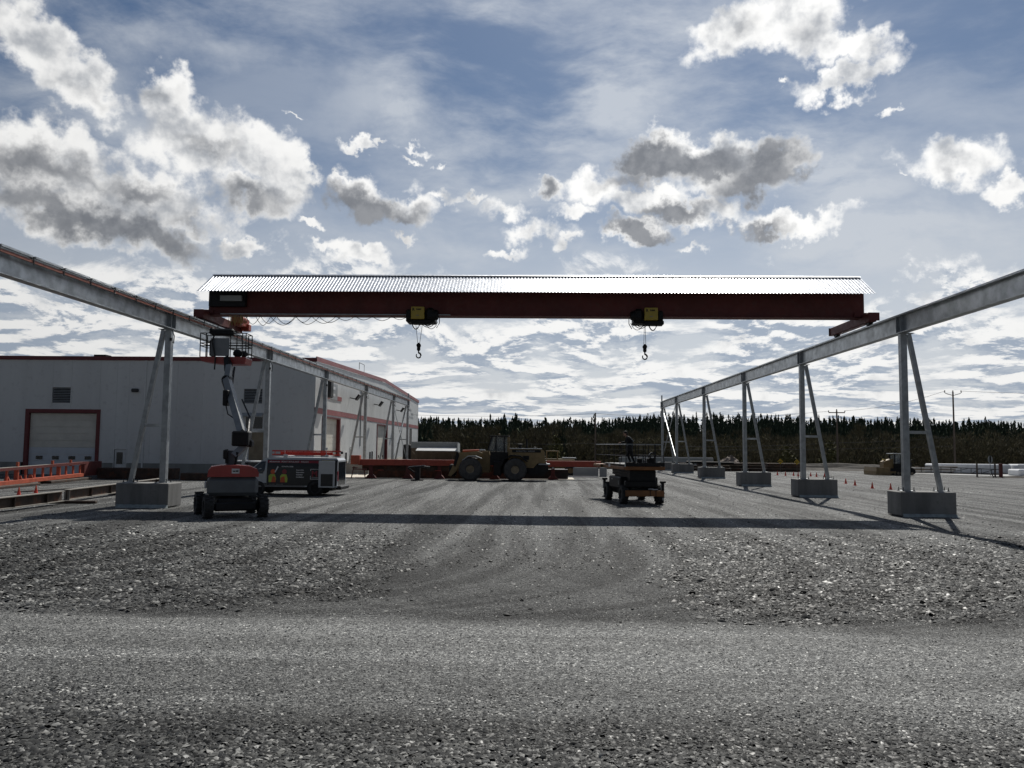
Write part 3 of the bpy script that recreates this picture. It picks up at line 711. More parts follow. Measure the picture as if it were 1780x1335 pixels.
def mkf(a,b,c0,c1):
    s=MB().box(a+.004,b-.004,WY+.0,WY+.1,c0+.004,c1-.004); wpart('wall_panel',s,'wall')
panels(E_,.98,9.28,open_front,mkf)
def mkc(a,b,c0,c1):
    s=MB().box(a+.006,b-.006,WY-.03,WY+.1,c0,c1-.0); wpart('foundation',s,'wconc')
panels([-62,-52,-41.6,-35.3,-34.05,-32.95,-27.5,-22.5,WX],-.3,.97,[(-41.6,-35.3,-.4,2),(-34.05,-32.95,-.4,2)],mkc)
s=MB().box(-62,WX+.08,WY-.09,WY-.005,9.285,9.60); wpart('roof_trim',s,'trim')
# side wall
side_open=[(68.3,74.8,-.4,5.02),(92.1,98.7,-.4,5.02),(115.8,118.2,-.4,5.02),(76.9,77.6,.86,1.94),(78.8,79.7,1.2,2.42)]
ES=[WY+.0,68.3,70.4,72.6,74.8,76.9,77.6,78.8,79.7,81.8,84,86.2,88.1,90,92.1,94.3,96.5,98.7,100.9,103.1,105.3,107.5,109.7,111.9,113.9,115.8,118.2,120.3,122.3,124.2]
def mks(a,b,c0,c1):
    def topz(y): return ZE-.3+(10.25-ZE)*(y-WY)/(96.5-WY) if y<96.5 else 9.95-(.9)*(y-96.5)/27.7
    if c1>9: s=MB().prism([(a+.005,c0+.004),(b-.005,c0+.004),(b-.005,topz(b)),(a+.005,topz(a))],WX-.085,WX,'x')
    else: s=MB().box(WX-.085,WX,a+.005,b-.005,c0+.004,c1-.004)
    wpart('wall_panel',s,'walls')
panels(ES,5.62,9.2,[],mks); panels(ES,1.05,5.15,side_open,mks)
s=MB().box(WX-.05,WX+.03,WY+.0,124.2,5.16,5.60); wpart('red_band',s,'trim2')
panels([WY,68.2,74.9,86,92,98.8,110,115.7,118.3,124.2],-.3,1.04,[(68.2,74.9,-.4,2),(92,98.8,-.4,2),(115.7,118.3,-.4,2)],lambda a,b,c0,c1: wpart('foundation',MB().box(WX-.08,WX+.04,a+.006,b-.006,c0,c1),'slab'))
s=MB().prism([(WY-.09,9.33),(96.5,9.97),(124.3,9.04),(124.3,9.42),(96.5,10.35),(WY-.09,9.70)],WX+.004,WX+.09,'x'); wpart('roof_trim',s,'trim2')
s=MB().box(-36.2,-35.2,WY+.3,WY+1.2,9.58,9.78); wpart('roof_hatch',s,'black')
# overhead door front
def frame_rect(x0,x1,z0,z1,w,yf,yb): 
    s=MB(); s.box(x0-w,x0,yf,yb,z0,z1+w); s.box(x1,x1+w,yf,yb,z0,z1+w); s.box(x0,x1,yf,yb,z1,z1+w); return s
dr=wpart('overhead_door',MB().box(-41.1,-35.5,WY+.25,WY+.3,-.05,4.95),'doorw')
wpart('door_frame',frame_rect(-41.12,-35.55,-.1,4.98,.30,WY-.05,WY+.24),'trim')
for i in range(9):
    z0=i*.55; s=MB().box(-41.1,-35.5,WY+.19,WY+.245,z0+.008,z0+.54); d=mesh_obj('door_panel',s,M['doorw2'] if i<4 else M['doorw'],dr)
    if i==2:
        for j in range(4):
            x=-40.5+j*1.34; s=MB().box(x,x+.55,WY+.165,WY+.188,1.22,1.50); mesh_obj('door_window',s,M['glassd'],dr)
def louvre(x0,x1,z0,z1):
    l=wpart('louvre',frame_rect(x0+.02,x1-.02,z0,z1-.06,.07,WY-.06,WY+.09),'wall')
    mesh_obj('louvre_back',MB().box(x0+.02,x1-.02,WY+.09,WY+.1,z0,z1),M['louvd'],l)
    n=9
    for i in range(n):
        z=z0+(z1-z0-.08)*(i+.5)/n
        s=MB().box(x0+.03,x1-.03,WY-.03,WY+.06,z-.010,z+.010,Matrix.Rotation(R_(38),3,'X')); mesh_obj('slat',s,M['louv'],l)
louvre(-39.3,-37.75,5.8,7.1); louvre(-23.6,-22.05,5.88,7.1)
md=wpart('entry_door',MB().box(-33.95,-33.05,WY+.04,WY+.08,0.0,2.06),'wall'); mesh_obj('door_window',MB().box(-33.80,-33.30,WY+.02,WY+.039,.9,1.85),M['glassd'],md); mesh_obj('handle',MB().box(-33.2,-33.1,WY-.01,WY+.035,.95,1.0),M['galv2'],md)
wpart('door_frame',frame_rect(-34.0,-33.0,-.1,2.08,.09,WY-.02,WY+.05),'wall')
wl=wpart('wall_light',MB().bbox((-32.45,WY-.14,6.85),(.55,.26,.28),.06),'lamp'); mesh_obj('lens',MB().box(-32.65,-32.25,WY-.26,WY-.06,6.69,6.708),M['lens'],wl)
wpart('downspout',MB().box(-31.72,-31.6,WY-.1,WY-.01,.2,9.28),'wall')
hd=wpart('hood',MB().prism([(WY-.5,4.85),(WY-.01,5.12),(WY-.01,4.95),(WY-.5,4.80)],-23.75,-21.95,'x'),'louv')
wpart('window',MB().box(-23.35,-22.0,WY-.03,WY-.002,3.86,4.78),'glassd'); wpart('window_sill',MB().box(-22.95,-21.6,WY-.1,WY-.004,3.68,3.78),'wall')
wpart('board_panel',MB().box(-23.05,-21.7,WY-.02,WY-.003,1.0,3.66),'beige')
# side wall doors
def sdoor(y0,y1,z1,h4):
    d=wpart('overhead_door',MB().box(WX-.35,WX-.30,y0,y1,-.05,z1),'doorw')
    s=MB(); w=.35
    s.box(WX-.3,WX+.05,y1,y1+w,-.1,z1+w*.3); s.box(WX-.3,WX+.05,y0-w,y0,-.1,z1+w*.3); s.box(WX-.3,WX+.05,y0,y1,z1,z1+.1); wpart('door_frame',s,'trim')
    for i in range(9):
        z0=i*z1/9; mesh_obj('door_panel',MB().box(WX-.298,WX-.26,y0,y1,z0+.008,z0+z1/9-.008),M['doorw'],d)
    for j in range(4):
        y=y0+(y1-y0)*(.12+.22*j); mesh_obj('door_window',MB().box(WX-.258,WX-.245,y,y+.5,1.2,1.5),M['glassd'],d)
sdoor(68.7,74.4,4.9,1); sdoor(92.4,98.3,4.9,1); 
wpart('doorway_shade',MB().box(WX-.05,WX-.02,115.8,118.2,-.1,5.0),'louvd')  # dark sheet drawn for the unlit interior of the doorway
for a,b,z0,z1 in ((76.95,77.55,.9,1.9),(78.85,79.65,1.25,2.4),(88.15,88.75,.9,1.9),(89.3,89.9,.9,1.95)):
    f=wpart('window',MB().box(WX-.06,WX+.03,a-.06,b+.06,z0-.06,z1+.06),'walls'); mesh_obj('pane',MB().box(WX+.031,WX+.04,a,b,z0,z1),M['glassd'],f)
for y in (78.3,90.0,104.5):
    f=wpart('floodlight',MB().tube([(WX,y,7.1),(WX+.5,y,7.0)],.05,6),'lamp'); q=MB().cbox((WX+.8,y,7.15),(.16,.85,.62),Matrix.Rotation(R_(35),3,'Y')); mesh_obj('lamp_head',q,M['lamp'],f)
    mesh_obj('lens',MB().cbox((WX+.74,y,7.06),(.02,.7,.5),Matrix.Rotation(R_(35),3,'Y')),M['lens'],f)
wpart('conduit',MB().tube([(WX+.04,83.3,2.5),(WX+.04,83.3,8.1),(WX+.04,82.9,8.3)],.05,6),'louv')
s=MB(); s.tube([(WX-.3,86,9.9),(WX-.3,86,11.0),(WX-.3,83.6,11.0),(WX-.3,83.6,10.3)],.03,5); wpart('roof_ladder_rail',s,'black')
wpart('exhaust_fan',MB().bbox((WX+.35,69.1,7.3),(.5,1.0,1.5),.1),'lamp'); wpart('wall_bracket',MB().tube([(WX,68.4,8.1),(WX+.7,69.0,8.2),(WX+.75,69.3,7.9)],.06,6),'lamp')
# raised sign: grey block letter and red letter
sg=wpart('sign',MB().box(WX+.005,WX+.06,70.6,73.2,6.55,7.95),'louv')
for z0,z1 in ((6.85,7.08),(7.42,7.68)): mesh_obj('letter_counter',MB().box(WX+.061,WX+.075,71.5,72.3,z0,z1),M['white'],sg)
s=MB(); s.box(WX+.005,WX+.05,73.21,74.9,6.55,6.92); s.box(WX+.005,WX+.05,69.6,70.59,6.55,6.95); s.box(WX+.005,WX+.05,70.2,70.59,6.951,7.5); mesh_obj('letter',s,M['trim2'],sg)
for i,(y,z,l) in enumerate(((115.6,7.45,.9),(116.7,7.45,.6),(116.9,6.95,1.2),(118.3,6.95,.9),(115.4,6.45,1.0),(116.8,6.45,1.2),(118.3,6.45,.9))):
    wpart('faded_mark',MB().box(WX+.003,WX+.012,y,y+l,z,z+.30),'louv')

# ---------------------------------------------------------------- vehicles and machines
def wheel(par,c,r,w,axis,tyre,rim,n=26,rimr=.52,lugs=0,rot=None,name='wheel',cap=True):
    hw=w/2
    wq=mesh_obj(name,MB().lathe([(-hw*.8,r*rimr),(-hw,r*(rimr+.08)),(-hw,r*.86),(-hw*.78,r*.97),(-hw*.5,r),(hw*.5,r),(hw*.78,r*.97),(hw,r*.86),(hw,r*(rimr+.08)),(hw*.8,r*rimr)],c,axis,n,rot),tyre,par,smooth=False)
    rr=MB().lathe([(-hw*.8,r*rimr*.99),(-hw*.55,r*rimr*.8),(-hw*.5,r*rimr*.35),(-hw*.72,r*rimr*.30),(-hw*.72,0),(hw*.72,0),(hw*.72,r*rimr*.3),(hw*.5,r*rimr*.35),(hw*.55,r*rimr*.8),(hw*.8,r*rimr*.99)],c,axis,n,rot)
    mesh_obj('rim',rr,rim,wq,smooth=False)
    if lugs:
        s=MB()
        for k in range(lugs):
            t=2*math.pi*k/lugs
            for sd in (-1,1):
                off=t+(.5*2*math.pi/lugs if sd>0 else 0)
                p=Vector((sd*hw*.5, (r+.012)*math.cos(off),(r+.012)*math.sin(off))) if axis=='x' else Vector(((r+.012)*math.cos(off),sd*hw*.5,(r+.012)*math.sin(off)))
                Rm=Matrix.Rotation(off,3,'X') if axis=='x' else Matrix.Rotation(-off,3,'Y')
                b=MB(); 
                b.box(-hw*.5,hw*.5,-.02,.02,-r*.045,r*.045) if axis=='x' else b.box(-.02,.02,-hw*.5,hw*.5,-r*.045,r*.045)
                vs=[Rm@Vector(v)+p for v in b.v]
                if rot is not None: vs=[rot@v for v in vs]
                s.add([v+Vector(c) for v in vs],b.f)
        mesh_obj('tread',s,tyre,wq)
    return wq

# articulated boom lift ------------------------------------------------
bl=thing('boom_lift','red and dark grey articulated boom lift raised to the left runway','boom lift',(-11.12,30.1,0),R_(30))
def L(name,mb,m,par=None,**k): return mesh_obj(name,mb,M[m],par or bl,world=False,**k)
L('chassis',MB().bbox((0,0,.50),(1.25,2.1,.36),.05).bbox((0,-.9,.40),(1.45,.5,.30),.05).bbox((0,.95,.42),(1.45,.22,.22),.03),'black')
for x in (-.93,.93):
    for y in (-1.05,1.05): wheel(bl,(x,y,.40),.40,.30,'x',M['rubber'],M['black'],24,.5,16,).rotation_euler=(0,0,0)
for o in list(bl.children):
    if o.name.startswith('wheel'):
        # built in local coordinates
        o.data.transform(bl.matrix_basis); 
        for c in o.children: c.data.transform(bl.matrix_basis)
L('turntable',MB().lathe([(.62,0),(.62,.62),(.74,.62),(.74,0)],(0,0,0),'z',24),'black')
# superstructure faces the camera squarely: turned back against the chassis
sp=bpy.data.objects.new('superstructure',None); COL.objects.link(sp); sp.parent=bl; sp.rotation_euler=(0,0,R_(-28)); sp.location=(.147,-.085,0)
hs=bpy.data.objects.new('housing',None); COL.objects.link(hs); hs.parent=bl; hs.rotation_euler=(0,0,R_(-9)); hs.location=(.05,0,0); hs.scale=(.93,1,1)
def S(name,mb,m,par=None,**k): return mesh_obj(name,mb,M[m],par or sp,world=False,**k)
S('side_cover',MB().bbox((.0,-.15,1.10),(1.86,1.8,.66),.12),'lgrey',hs)
hood=MB(); hp=[(-.93,1.44),(-.90,1.66),(-.80,1.79),(-.45,1.845),(.2,1.85),(.6,1.82),(.86,1.72),(.93,1.58),(.93,1.44)]
hood.prism(hp,-1.06,.70,'y'); S('red_cover',hood,'lred',hs)
S('label_plate',MB().box(-.06,.22,-1.069,-1.062,1.56,1.73),'printw',hs)
ag=text_mesh('lettering','JLG',.09,M['signb'],sp,(-.01,-1.093,1.61),(math.pi/2,0,0),sx=1.2) if False else S('label_mark',MB().box(-.02,.07,-1.074,-1.070,1.62,1.66).box(.09,.18,-1.074,-1.070,1.62,1.67),'signb',hs)
S('mirror',MB().bbox((-.98,-.7,1.15),(.09,.16,.26),.03),'printw',hs)
# lower mast and arms (local frame)
def arm(name,p0,p1,w,h,m,par=None): return S(name,MB().bar(p0,p1,w,h,(0,1,0)),m,par)
arm('riser',(-.22,.1,1.7),(-.20,.15,2.35),.28,.3,'lgrey'); S('cylinder',MB().tube([(-.02,-.1,1.75),(.02,0,2.3)],.05,8),'black')
arm('lower_arm',(-.12,.0,2.15),(.32,.5,2.75),.22,.24,'lgrey2'); S('cylinder',MB().tube([(-.30,-.15,1.9),(-.34,-.1,2.4)],.06,8),'black')
S('counterweight_box',MB().bbox((.07,.3,2.80),(.62,.5,.56),.05).bbox((.28,.42,2.62),(.35,.3,.25),.04),'black')
S('valve_block',MB().bbox((-.34,-.2,2.22),(.14,.2,.34),.03),'black')
up=arm('upper_arm',(.02,.5,3.0),(-1.50,3.1,5.2),.25,.30,'lgrey2'); S('side_strap',MB().bar((-.13,.6,3.1),(-1.68,3.05,5.15),.05,.09),'black',up)
S('lift_cylinder',MB().tube([(.26,.4,3.05),(.02,1.3,3.65)],.055,8).tube([(.02,1.3,3.65),(-.55,2.1,4.35)],.03,8),'black')
S('manual_box',MB().bbox((-1.17,2.1,4.40),(.20,.3,.62),.03),'black'); S('hose',MB().tube([(-1.17,2.1,4.1),(-.95,1.7,3.75),(-.6,1.3,3.6),(-.35,.9,3.4)],.025,6),'cable')
fl=arm('fly_arm',(-1.50,3.1,5.1),(-1.60,3.6,5.8),.22,.24,'lgrey2'); S('knuckle',MB().lathe([(-.18,0),(-.18,.17),(.18,.17),(.18,0)],(-1.52,3.15,5.2),'y',16),'black',fl)
S('jib',MB().bar((-1.58,3.5,5.5),(-1.90,4.3,6.15),.20,.36,(0,1,0)),'black'); S('jib_link',MB().tube([(-1.35,3.3,5.05),(-1.55,4.1,5.8)],.04,6),'black')
# basket
bk=bpy.data.objects.new('basket',None); COL.objects.link(bk); bk.parent=sp; bk.location=(-2.12,4.7,6.10)
def Bk(name,mb,m,**k): return mesh_obj(name,mb,M[m],bk,world=False,**k)
Bk('tray',MB().prism([(-.98,.16),(.92,.16),(.98,.10),(.93,-.14),(-.1,-.14),(-.88,-.04)],-.42,.45,'y'),'lred')
s=MB()
for x in (-.97,-.72,.30,.80,.95): 
    s.tube([(x,-.40,.16),(x,-.40,1.16)],.022,6); s.tube([(x,.42,.16),(x,.42,1.16)],.022,6)
for z in (.62,.74,1.16):
    s.tube([(-.97,-.40,z),(.95,-.40,z)],.020,6); s.tube([(-.97,.42,z),(.95,.42,z)],.020,6); s.tube([(-.97,-.4,z),(-.97,.42,z)],.02,6); s.tube([(.95,-.4,z),(.95,.42,z)],.02,6)
Bk('guard_rail',s,'black')
Bk('grey_screen',MB().bbox((-.12,-.44,.56),(.78,.03,.76),.01),'lgrey2'); Bk('screen_strip',MB().bbox((-.40,-.462,.56),(.16,.02,.74),.005),'lgrey')
Bk('control_console',MB().bbox((-.05,-.36,1.20),(.95,.26,.30),.07).bbox((-.52,-.3,1.25),(.22,.26,.30),.07),'black')
Bk('tool_bag',MB().bbox((.48,0,.34),(.34,.4,.36),.12).bbox((.75,.05,.32),(.28,.3,.28),.1),'cloth')
Bk('hose_loop',MB().tube([(-.35,-.45,1.1),(-.45,-.5,.8),(-.36,-.52,.5),(-.28,-.5,.1),(-.3,-.5,-.4)],.03,6),'cable')
Bk('side_pad',MB().bbox((-.60,0,.55),(.10,.5,.7),.04),'black')

# service van ----------------------------------------------------------
vn=thing('service_van','white service van wrapped in black with two printed workers, rear door open, ladder on roof','van',(-12.7,43.5,0))
V=lambda n,mb,m,par=None,**k: mesh_obj(n,mb,M[m] if isinstance(m,str) else m,par or vn,**k)
vx0,vx1=-15.25,-10.22; vy0,vy1=42.55,44.5
side=[(vx1,.42),(vx1,1.80),(vx1-.10,1.92),(-13.72,1.95),(-14.05,1.88),(-14.78,1.28),(-15.15,1.12),(vx0-.05,.92),(vx0,.45)]
s=MB(); n=len(side)
vs=[];
for inset,y in ((0,vy0),(.0,vy1)): pass
def body_ring(y,top_in):
    out=[]
    for x,z in side:
        t=max(0,(z-1.05))/.9; out.append((x,y+(top_in*t*t if y<43 else -top_in*t*t),z))
    return out
a=body_ring(vy0,.16); b=body_ring(vy1,.16)
s.add(a+b,[tuple(range(n)),tuple(range(2*n-1,n-1,-1))]+[(i,i+n,(i+1)%n+n,(i+1)%n) for i in range(n)])
bd=V('body',s,'vanw')
def onside(z): 
    t=max(0,(z-1.05))/.9; return vy0+.16*t*t
def wrap(poly,m,d,name,par=None,th=.004):
    s=MB(); n=len(poly); s.add([(x,onside(z)-d,z) for x,z in poly]+[(x,onside(z)-d+th,z) for x,z in poly],[tuple(range(n)),tuple(range(2*n-1,n-1,-1))]+[(i,i+n,(i+1)%n+n,(i+1)%n) for i in range(n)])
    return V(name,s,m,par)
# wrap in horizontal strips so that it follows the tumblehome
wr=None
zs=[.62,.85,1.05,1.25,1.45,1.65,1.82]
for z0,z1 in zip(zs[:-1],zs[1:]):
    q=wrap([(-13.88,z0),(vx1-.03,z0),(vx1-.03,z1),(-13.88,z1)],'vanwrap',.008,'wrap_panel')
    wr=q
wrap([(-15.15,.50),(-10.26,.50),(-10.26,.62),(-15.15,.62)],'vanwrap',.008,'wrap_panel'); V('side_moulding',MB().box(-15.0,-11.9,vy0-.02,vy0-.002,.42,.495),'printg')
wrap([(-13.87,1.655),(-11.0,1.655),(-11.0,1.78),(-13.87,1.78)],'wrapred',.014,'red_stripe')
wrap([(-10.98,1.60),(-10.5,1.70),(-10.4,1.80),(-11.05,1.80),(-11.15,1.72)],'wrapyel',.018,'yellow_print')
wrap([(-14.72,1.10),(-14.10,1.10),(-14.00,1.28),(-13.97,1.72),(-14.18,1.72),(-14.70,1.27)],'glassd',.006,'door_window')
wrap([(-14.60,.98),(-14.40,.98),(-14.40,1.02),(-14.60,1.02)],'black',.008,'door_handle')
# two printed figures, flat on the wrap
def figure(cx,flip,arm):
    f=-1 if flip else 1
    wrap([(cx-.19,.66),(cx+.17,.66),(cx+.19,.85),(cx+.13,1.06),(cx-.10,1.08),(cx-.20,.98)],'hiviz',.013,'printed_vest')
    wrap([(cx-.06*f,.66),(cx+.17*f,.66),(cx+.16*f,.90),(cx+.03*f,1.0)] if not flip else [(cx+.06,.66),(cx+.03,.98),(cx-.16,.90),(cx-.19,.66)],'printor',.017,'printed_sleeve')
    c=[(cx+.02+.12*math.cos(a),1.20+.13*math.sin(a)) for a in np.linspace(0,2*math.pi,12,endpoint=False)]
    wrap(c,'printor' if not flip else 'wrapred',.019,'printed_helmet')
    if arm: wrap([(cx+.10,1.18),(cx+.16,1.16),(cx+.30,1.44),(cx+.25,1.50)],'printw',.021,'printed_arm')
figure(-13.58,False,True); figure(-12.98,True,False)
def vtxt(t,x,z,sz,m,sx=1.0,bold=.004): return text_mesh('lettering',t,sz,M[m],vn,(x+12.7,onside(z+.04)-.024-43.5,z),(math.pi/2,0,0),.002,sx=sx,bold=bold)
vtxt('SPÉCIALISTE EN',-13.78,1.685,.075,'printw',1.05); vtxt('PONT ROULANT · PALAN',-13.15,1.68,.105,'printw',1.15)
vtxt('819.676.1638',-13.12,1.44,.085,'printw',1.3)
for i,t in enumerate(('Inspection','Réparation','Entretien','Installation')): vtxt(t,-12.35,1.27-.12*i,.085,'printw',1.1)
lf=MB()
for (a0,b0,c0,d0) in ((-11.62,-11.12,1.34,1.37),(-11.62,-11.12,.82,.85),(-11.62,-11.59,.85,1.34)):
    pass
wrap([(-11.62,1.33),(-11.13,1.33),(-11.13,1.355),(-11.62,1.355)],'printw',.013,'logo_frame'); wrap([(-11.62,.82),(-11.13,.82),(-11.13,.845),(-11.62,.845)],'printw',.013,'logo_frame'); wrap([(-11.62,.845),(-11.59,.845),(-11.59,1.33),(-11.62,1.33)],'printw',.013,'logo_frame')
vtxt('M',-11.55,.98,.40,'wrapred',1.0,.012)
V('logo_bar',MB().box(-11.56,-11.15,vy0-.016,vy0-.010,.875,.94),'printg')
vtxt('PONT · PALAN · LEVAGE',-14.1,.53,.07,'printg',1.4)
dp=V('rear_door',MB().bbox((-10.74,vy0-.13,1.10),(.84,.05,1.38),.02),'vanw'); 
mesh_obj('inner_panel',MB().bbox((-10.72,vy0-.162,.80),(.62,.012,.62),.005),M['vanwrap'],dp); mesh_obj('hinge',MB().box(-11.19,-11.15,vy0-.15,vy0-.0,.55,.65).box(-11.19,-11.15,vy0-.15,vy0-.0,1.5,1.6),M['black'],dp)
V('cargo_shade',MB().box(vx1-.002,vx1+.006,42.75,44.35,.52,1.72),'glassd')  # flat dark sheet painting the shade inside the open cargo space
V('bumper',MB().bbox((-10.14,43.5,.40),(.26,1.86,.20),.05),'black'); V('bumper',MB().bbox((-15.28,43.5,.42),(.25,1.8,.28),.06),'black')
V('underbody',MB().box(-15.0,-10.5,42.8,44.2,.24,.42),'black')
V('windscreen',MB().bar((-14.27,43.5,1.80),(-14.83,43.5,1.30),1.45,.01,(.6,0,.8)) if False else MB().add([(-14.13,42.85,1.83),(-14.13,44.2,1.83),(-14.79,44.25,1.285),(-14.79,42.78,1.285),(-14.15,42.85,1.85),(-14.15,44.2,1.85),(-14.81,44.25,1.305),(-14.81,42.78,1.305)],[(0,1,2,3),(4,7,6,5),(0,4,5,1),(1,5,6,2),(2,6,7,3),(3,7,4,0)]),'glassd')
V('tail_lamp',MB().box(vx1-.02,vx1+.02,42.60,42.74,.75,1.25),'wrapred')
for x in (-14.3,-11.35):
    for y in (42.61,44.4): wheel(vn,(x,y,.355),.355,.24,'y',M['rubber'],M['black'],22,.6)
V('wheel_arch',MB().lathe([(-.01,.0),(-.01,.44),(.01,.44),(.01,.0)],(-11.35,42.54,.36),'y',22),'black')
rk=V('roof_rack',MB().tube([(-13.0,42.75,2.02),(-13.0,44.3,2.02)],.03,6).tube([(-10.9,42.75,2.02),(-10.9,44.3,2.02)],.03,6).bbox((-13.0,42.78,2.02),(.25,.12,.14),.04).bbox((-10.85,42.78,2.02),(.2,.12,.14),.04).tube([(-12.9,42.78,2.0),(-10.1,42.78,1.98)],.025,6),'white')
s=MB(); s.tube([(-13.02,42.76,2.0),(-13.04,42.76,2.36)],.012,5); s.tube([(-10.86,42.76,2.0),(-10.86,42.76,2.45)],.012,5); s.bbox((-10.87,42.8,2.40),(.12,.06,.12),.02); mesh_obj('clamp_arm',s,M['white'],rk)
ld=thing('extension_ladder','red extension ladder lying on edge on the roof rack of the white van','ladder',(-12.0,42.95,2.05))
for z in (2.08,2.27): mesh_obj('side_rail',MB().box(-13.75,-10.15,42.90,42.96,z-.035,z+.035),M['ladred'],ld)
for i in range(12): mesh_obj('rung',MB().tube([(-13.6+i*.3,42.93,2.10),(-13.6+i*.3,42.93,2.25)],.022,6),M['ladred'],ld)
mesh_obj('side_rail',MB().box(-13.3,-10.6,42.98,43.03,2.10,2.22),M['ladred'],ld)
mesh_obj('ladder_foot',MB().bbox((-10.10,42.93,2.2),(.14,.1,.14),.03),M['lamp'],ld)
# pale car behind the van
pc=thing('parked_car','white car mostly hidden behind the boom lift and the van','car',(-16.6,48,0))
cp=[(-18.4,.35),(-14.3,.35),(-14.2,.8),(-14.45,1.12),(-15.1,1.2),(-15.65,1.62),(-17.3,1.66),(-18.2,1.15),(-18.45,.8)]
s=MB().prism(cp,47.2,48.9,'y'); mesh_obj('body',s,M['white'],pc); mesh_obj('window',MB().prism([(-15.25,1.2),(-15.75,1.56),(-17.2,1.58),(-17.9,1.2)],47.17,48.93,'y'),M['glassd'],pc)
mesh_obj('wiper',MB().tube([(-14.9,47.5,1.25),(-15.2,47.4,1.75)],.02,5),M['black'],pc)
for x in (-17.4,-15.0):
    for y in (47.3,48.8): wheel(pc,(x,y,.33),.33,.22,'y',M['rubber'],M['black'],18,.6)

# wheel loader ---------------------------------------------------------
wl_=thing('wheel_loader','large dusty yellow wheel loader parked side on before the red girder','wheel loader',(-3,64.3,0))
def Wd(n,mb,m,par=None,**k): return mesh_obj(n,mb,M[m],par or wl_,**k)
ly0,ly1=63.1,65.7
wheel_w=.62
for x in (-5.0,-1.6):
    for y in (ly0+.1,ly1-.1): wheel(wl_,(x,y,.86),.86,wheel_w,'y',M['tyredust'],M['beige'],30,.36,22)
Wd('hood',MB().prism([(-2.05,2.42),(.45,2.42),(.62,2.3),(.78,1.35),(.1,1.35),(-.2,1.0),(-2.4,1.0),(-2.4,1.5)],63.55,65.25,'y'),'yellow')
Wd('hood_top',MB().bbox((-.8,64.4,2.46),(2.5,1.62,.06),.02),'galv2')
Wd('side_band',MB().box(-1.85,.35,63.535,63.549,2.17,2.38),'black')
text_mesh('lettering','KOMATSU  WA500',.17,M['printg'],wl_,(1.45+.0,63.53-64.3,2.21),(math.pi/2,0,0),.002,sx=1.0,bold=.004)
Wd('vent_panel',MB().box(-1.0,-.55,63.53,63.549,1.62,1.92),'black')
s=MB()
for i in range(6): s.bar((.58+.035*i,63.6,2.2-.16*i),(.58+.035*i,65.2,2.2-.16*i),.12,.03)
Wd('grille_slats',s,'galv2')
Wd('rear_bumper',MB().bbox((.62,64.4,1.28),(.9,1.9,.10),.03),'galv2'); Wd('counterweight',MB().prism([(-.7,1.25),(.9,1.25),(.95,.75),(.5,.42),(-.5,.42)],63.6,65.2,'y'),'black')
Wd('rear_frame',MB().box(-3.2,.3,63.7,65.1,.55,1.4),'black')
Wd('fender',MB().prism([(-2.75,1.15),(-2.55,1.7),(-1.9,2.0),(-1.2,1.95),(-.62,1.5),(-.72,1.46),(-1.25,1.86),(-1.85,1.9),(-2.45,1.62),(-2.62,1.15)],63.0,63.7,'y'),'black')
cab=Wd('cab',MB().box(-3.52,-2.15,63.55,65.25,1.15,2.2),'black'); mesh_obj('cab_roof',MB().bbox((-2.85,64.4,3.40),(1.50,1.75,.10),.03),M['black'],cab)
s=MB()
for p in ((-3.72,2.3,-3.42,3.36),(-3.10,2.2,-3.10,3.36),(-2.45,2.2,-2.45,3.36)):
    for y in (63.6,65.2): mesh_obj('cab_pillar',MB().bar((p[0],y,p[1]),(p[2],y,p[3]),.08,.09),M['black'],cab)
mesh_obj('cab_pillar',MB().box(-2.22,-2.08,63.58,63.7,1.95,3.36),M['yellow'],cab); mesh_obj('cab_pillar',MB().box(-2.22,-2.08,65.1,65.22,1.95,3.36),M['yellow'],cab)
gl=MB(); gl.add([(-3.70,63.62,2.3),(-2.2,63.62,2.2),(-2.2,63.62,3.34),(-3.43,63.62,3.34)],[(0,1,2,3)]); gl.add([(-3.70,65.18,2.3),(-2.2,65.18,2.2),(-2.2,65.18,3.34),(-3.43,65.18,3.34)],[(0,1,2,3)]); gl.add([(-3.70,63.62,2.3),(-3.70,65.18,2.3),(-3.43,65.18,3.34),(-3.43,63.62,3.34)],[(0,1,2,3)])
gm_=bpy.data.materials.new('cab_glass'); gm_.use_nodes=True; k_=NT(gm_.node_tree); pb=k_.n['Principled BSDF']; pb.inputs['Base Color'].default_value=(.55,.60,.62,1); pb.inputs['Roughness'].default_value=.05; pb.inputs['Transmission Weight'].default_value=.0; pb.inputs['Alpha'].default_value=.22
M['cabglass']=gm_
mesh_obj('cab_glass',gl,M['cabglass'],cab,fixn=False)
mesh_obj('seat',MB().bbox((-2.75,64.4,2.35),(.5,.55,.25),.06).bbox((-2.5,64.4,2.8),(.16,.5,.7),.06),M['black'],cab); mesh_obj('steering_column',MB().tube([(-3.3,64.4,2.2),(-3.15,64.4,2.75)],.05,6),M['black'],cab)
mesh_obj('beacon',MB().lathe([(0,0),(0,.07),(.14,.06),(.16,0)],(-2.85,64.0,3.45),'z',10),M['yellow'],cab)
Wd('mirror',MB().tube([(-2.2,63.4,2.95),(-1.7,63.4,2.97)],.02,5).bbox((-1.72,63.4,2.90),(.08,.12,.2),.02),'black')
Wd('red_tank',MB().bbox((-2.05,63.9,2.32),(.36,.5,.34),.06),'trim2')
Wd('exhaust',MB().tube([(-.75,64.7,2.45),(-.75,64.7,3.2)],.09,10),'black'); Wd('air_intake',MB().lathe([(0,0),(0,.13),(.28,.13),(.28,.2),(.36,.2),(.38,0)],(-1.25,64.2,2.46),'z',14),'black'); Wd('pre_cleaner',MB().lathe([(0,0),(0,.14),(.12,.14),(.14,0)],(-.1,64.2,2.46),'z',12),'black')
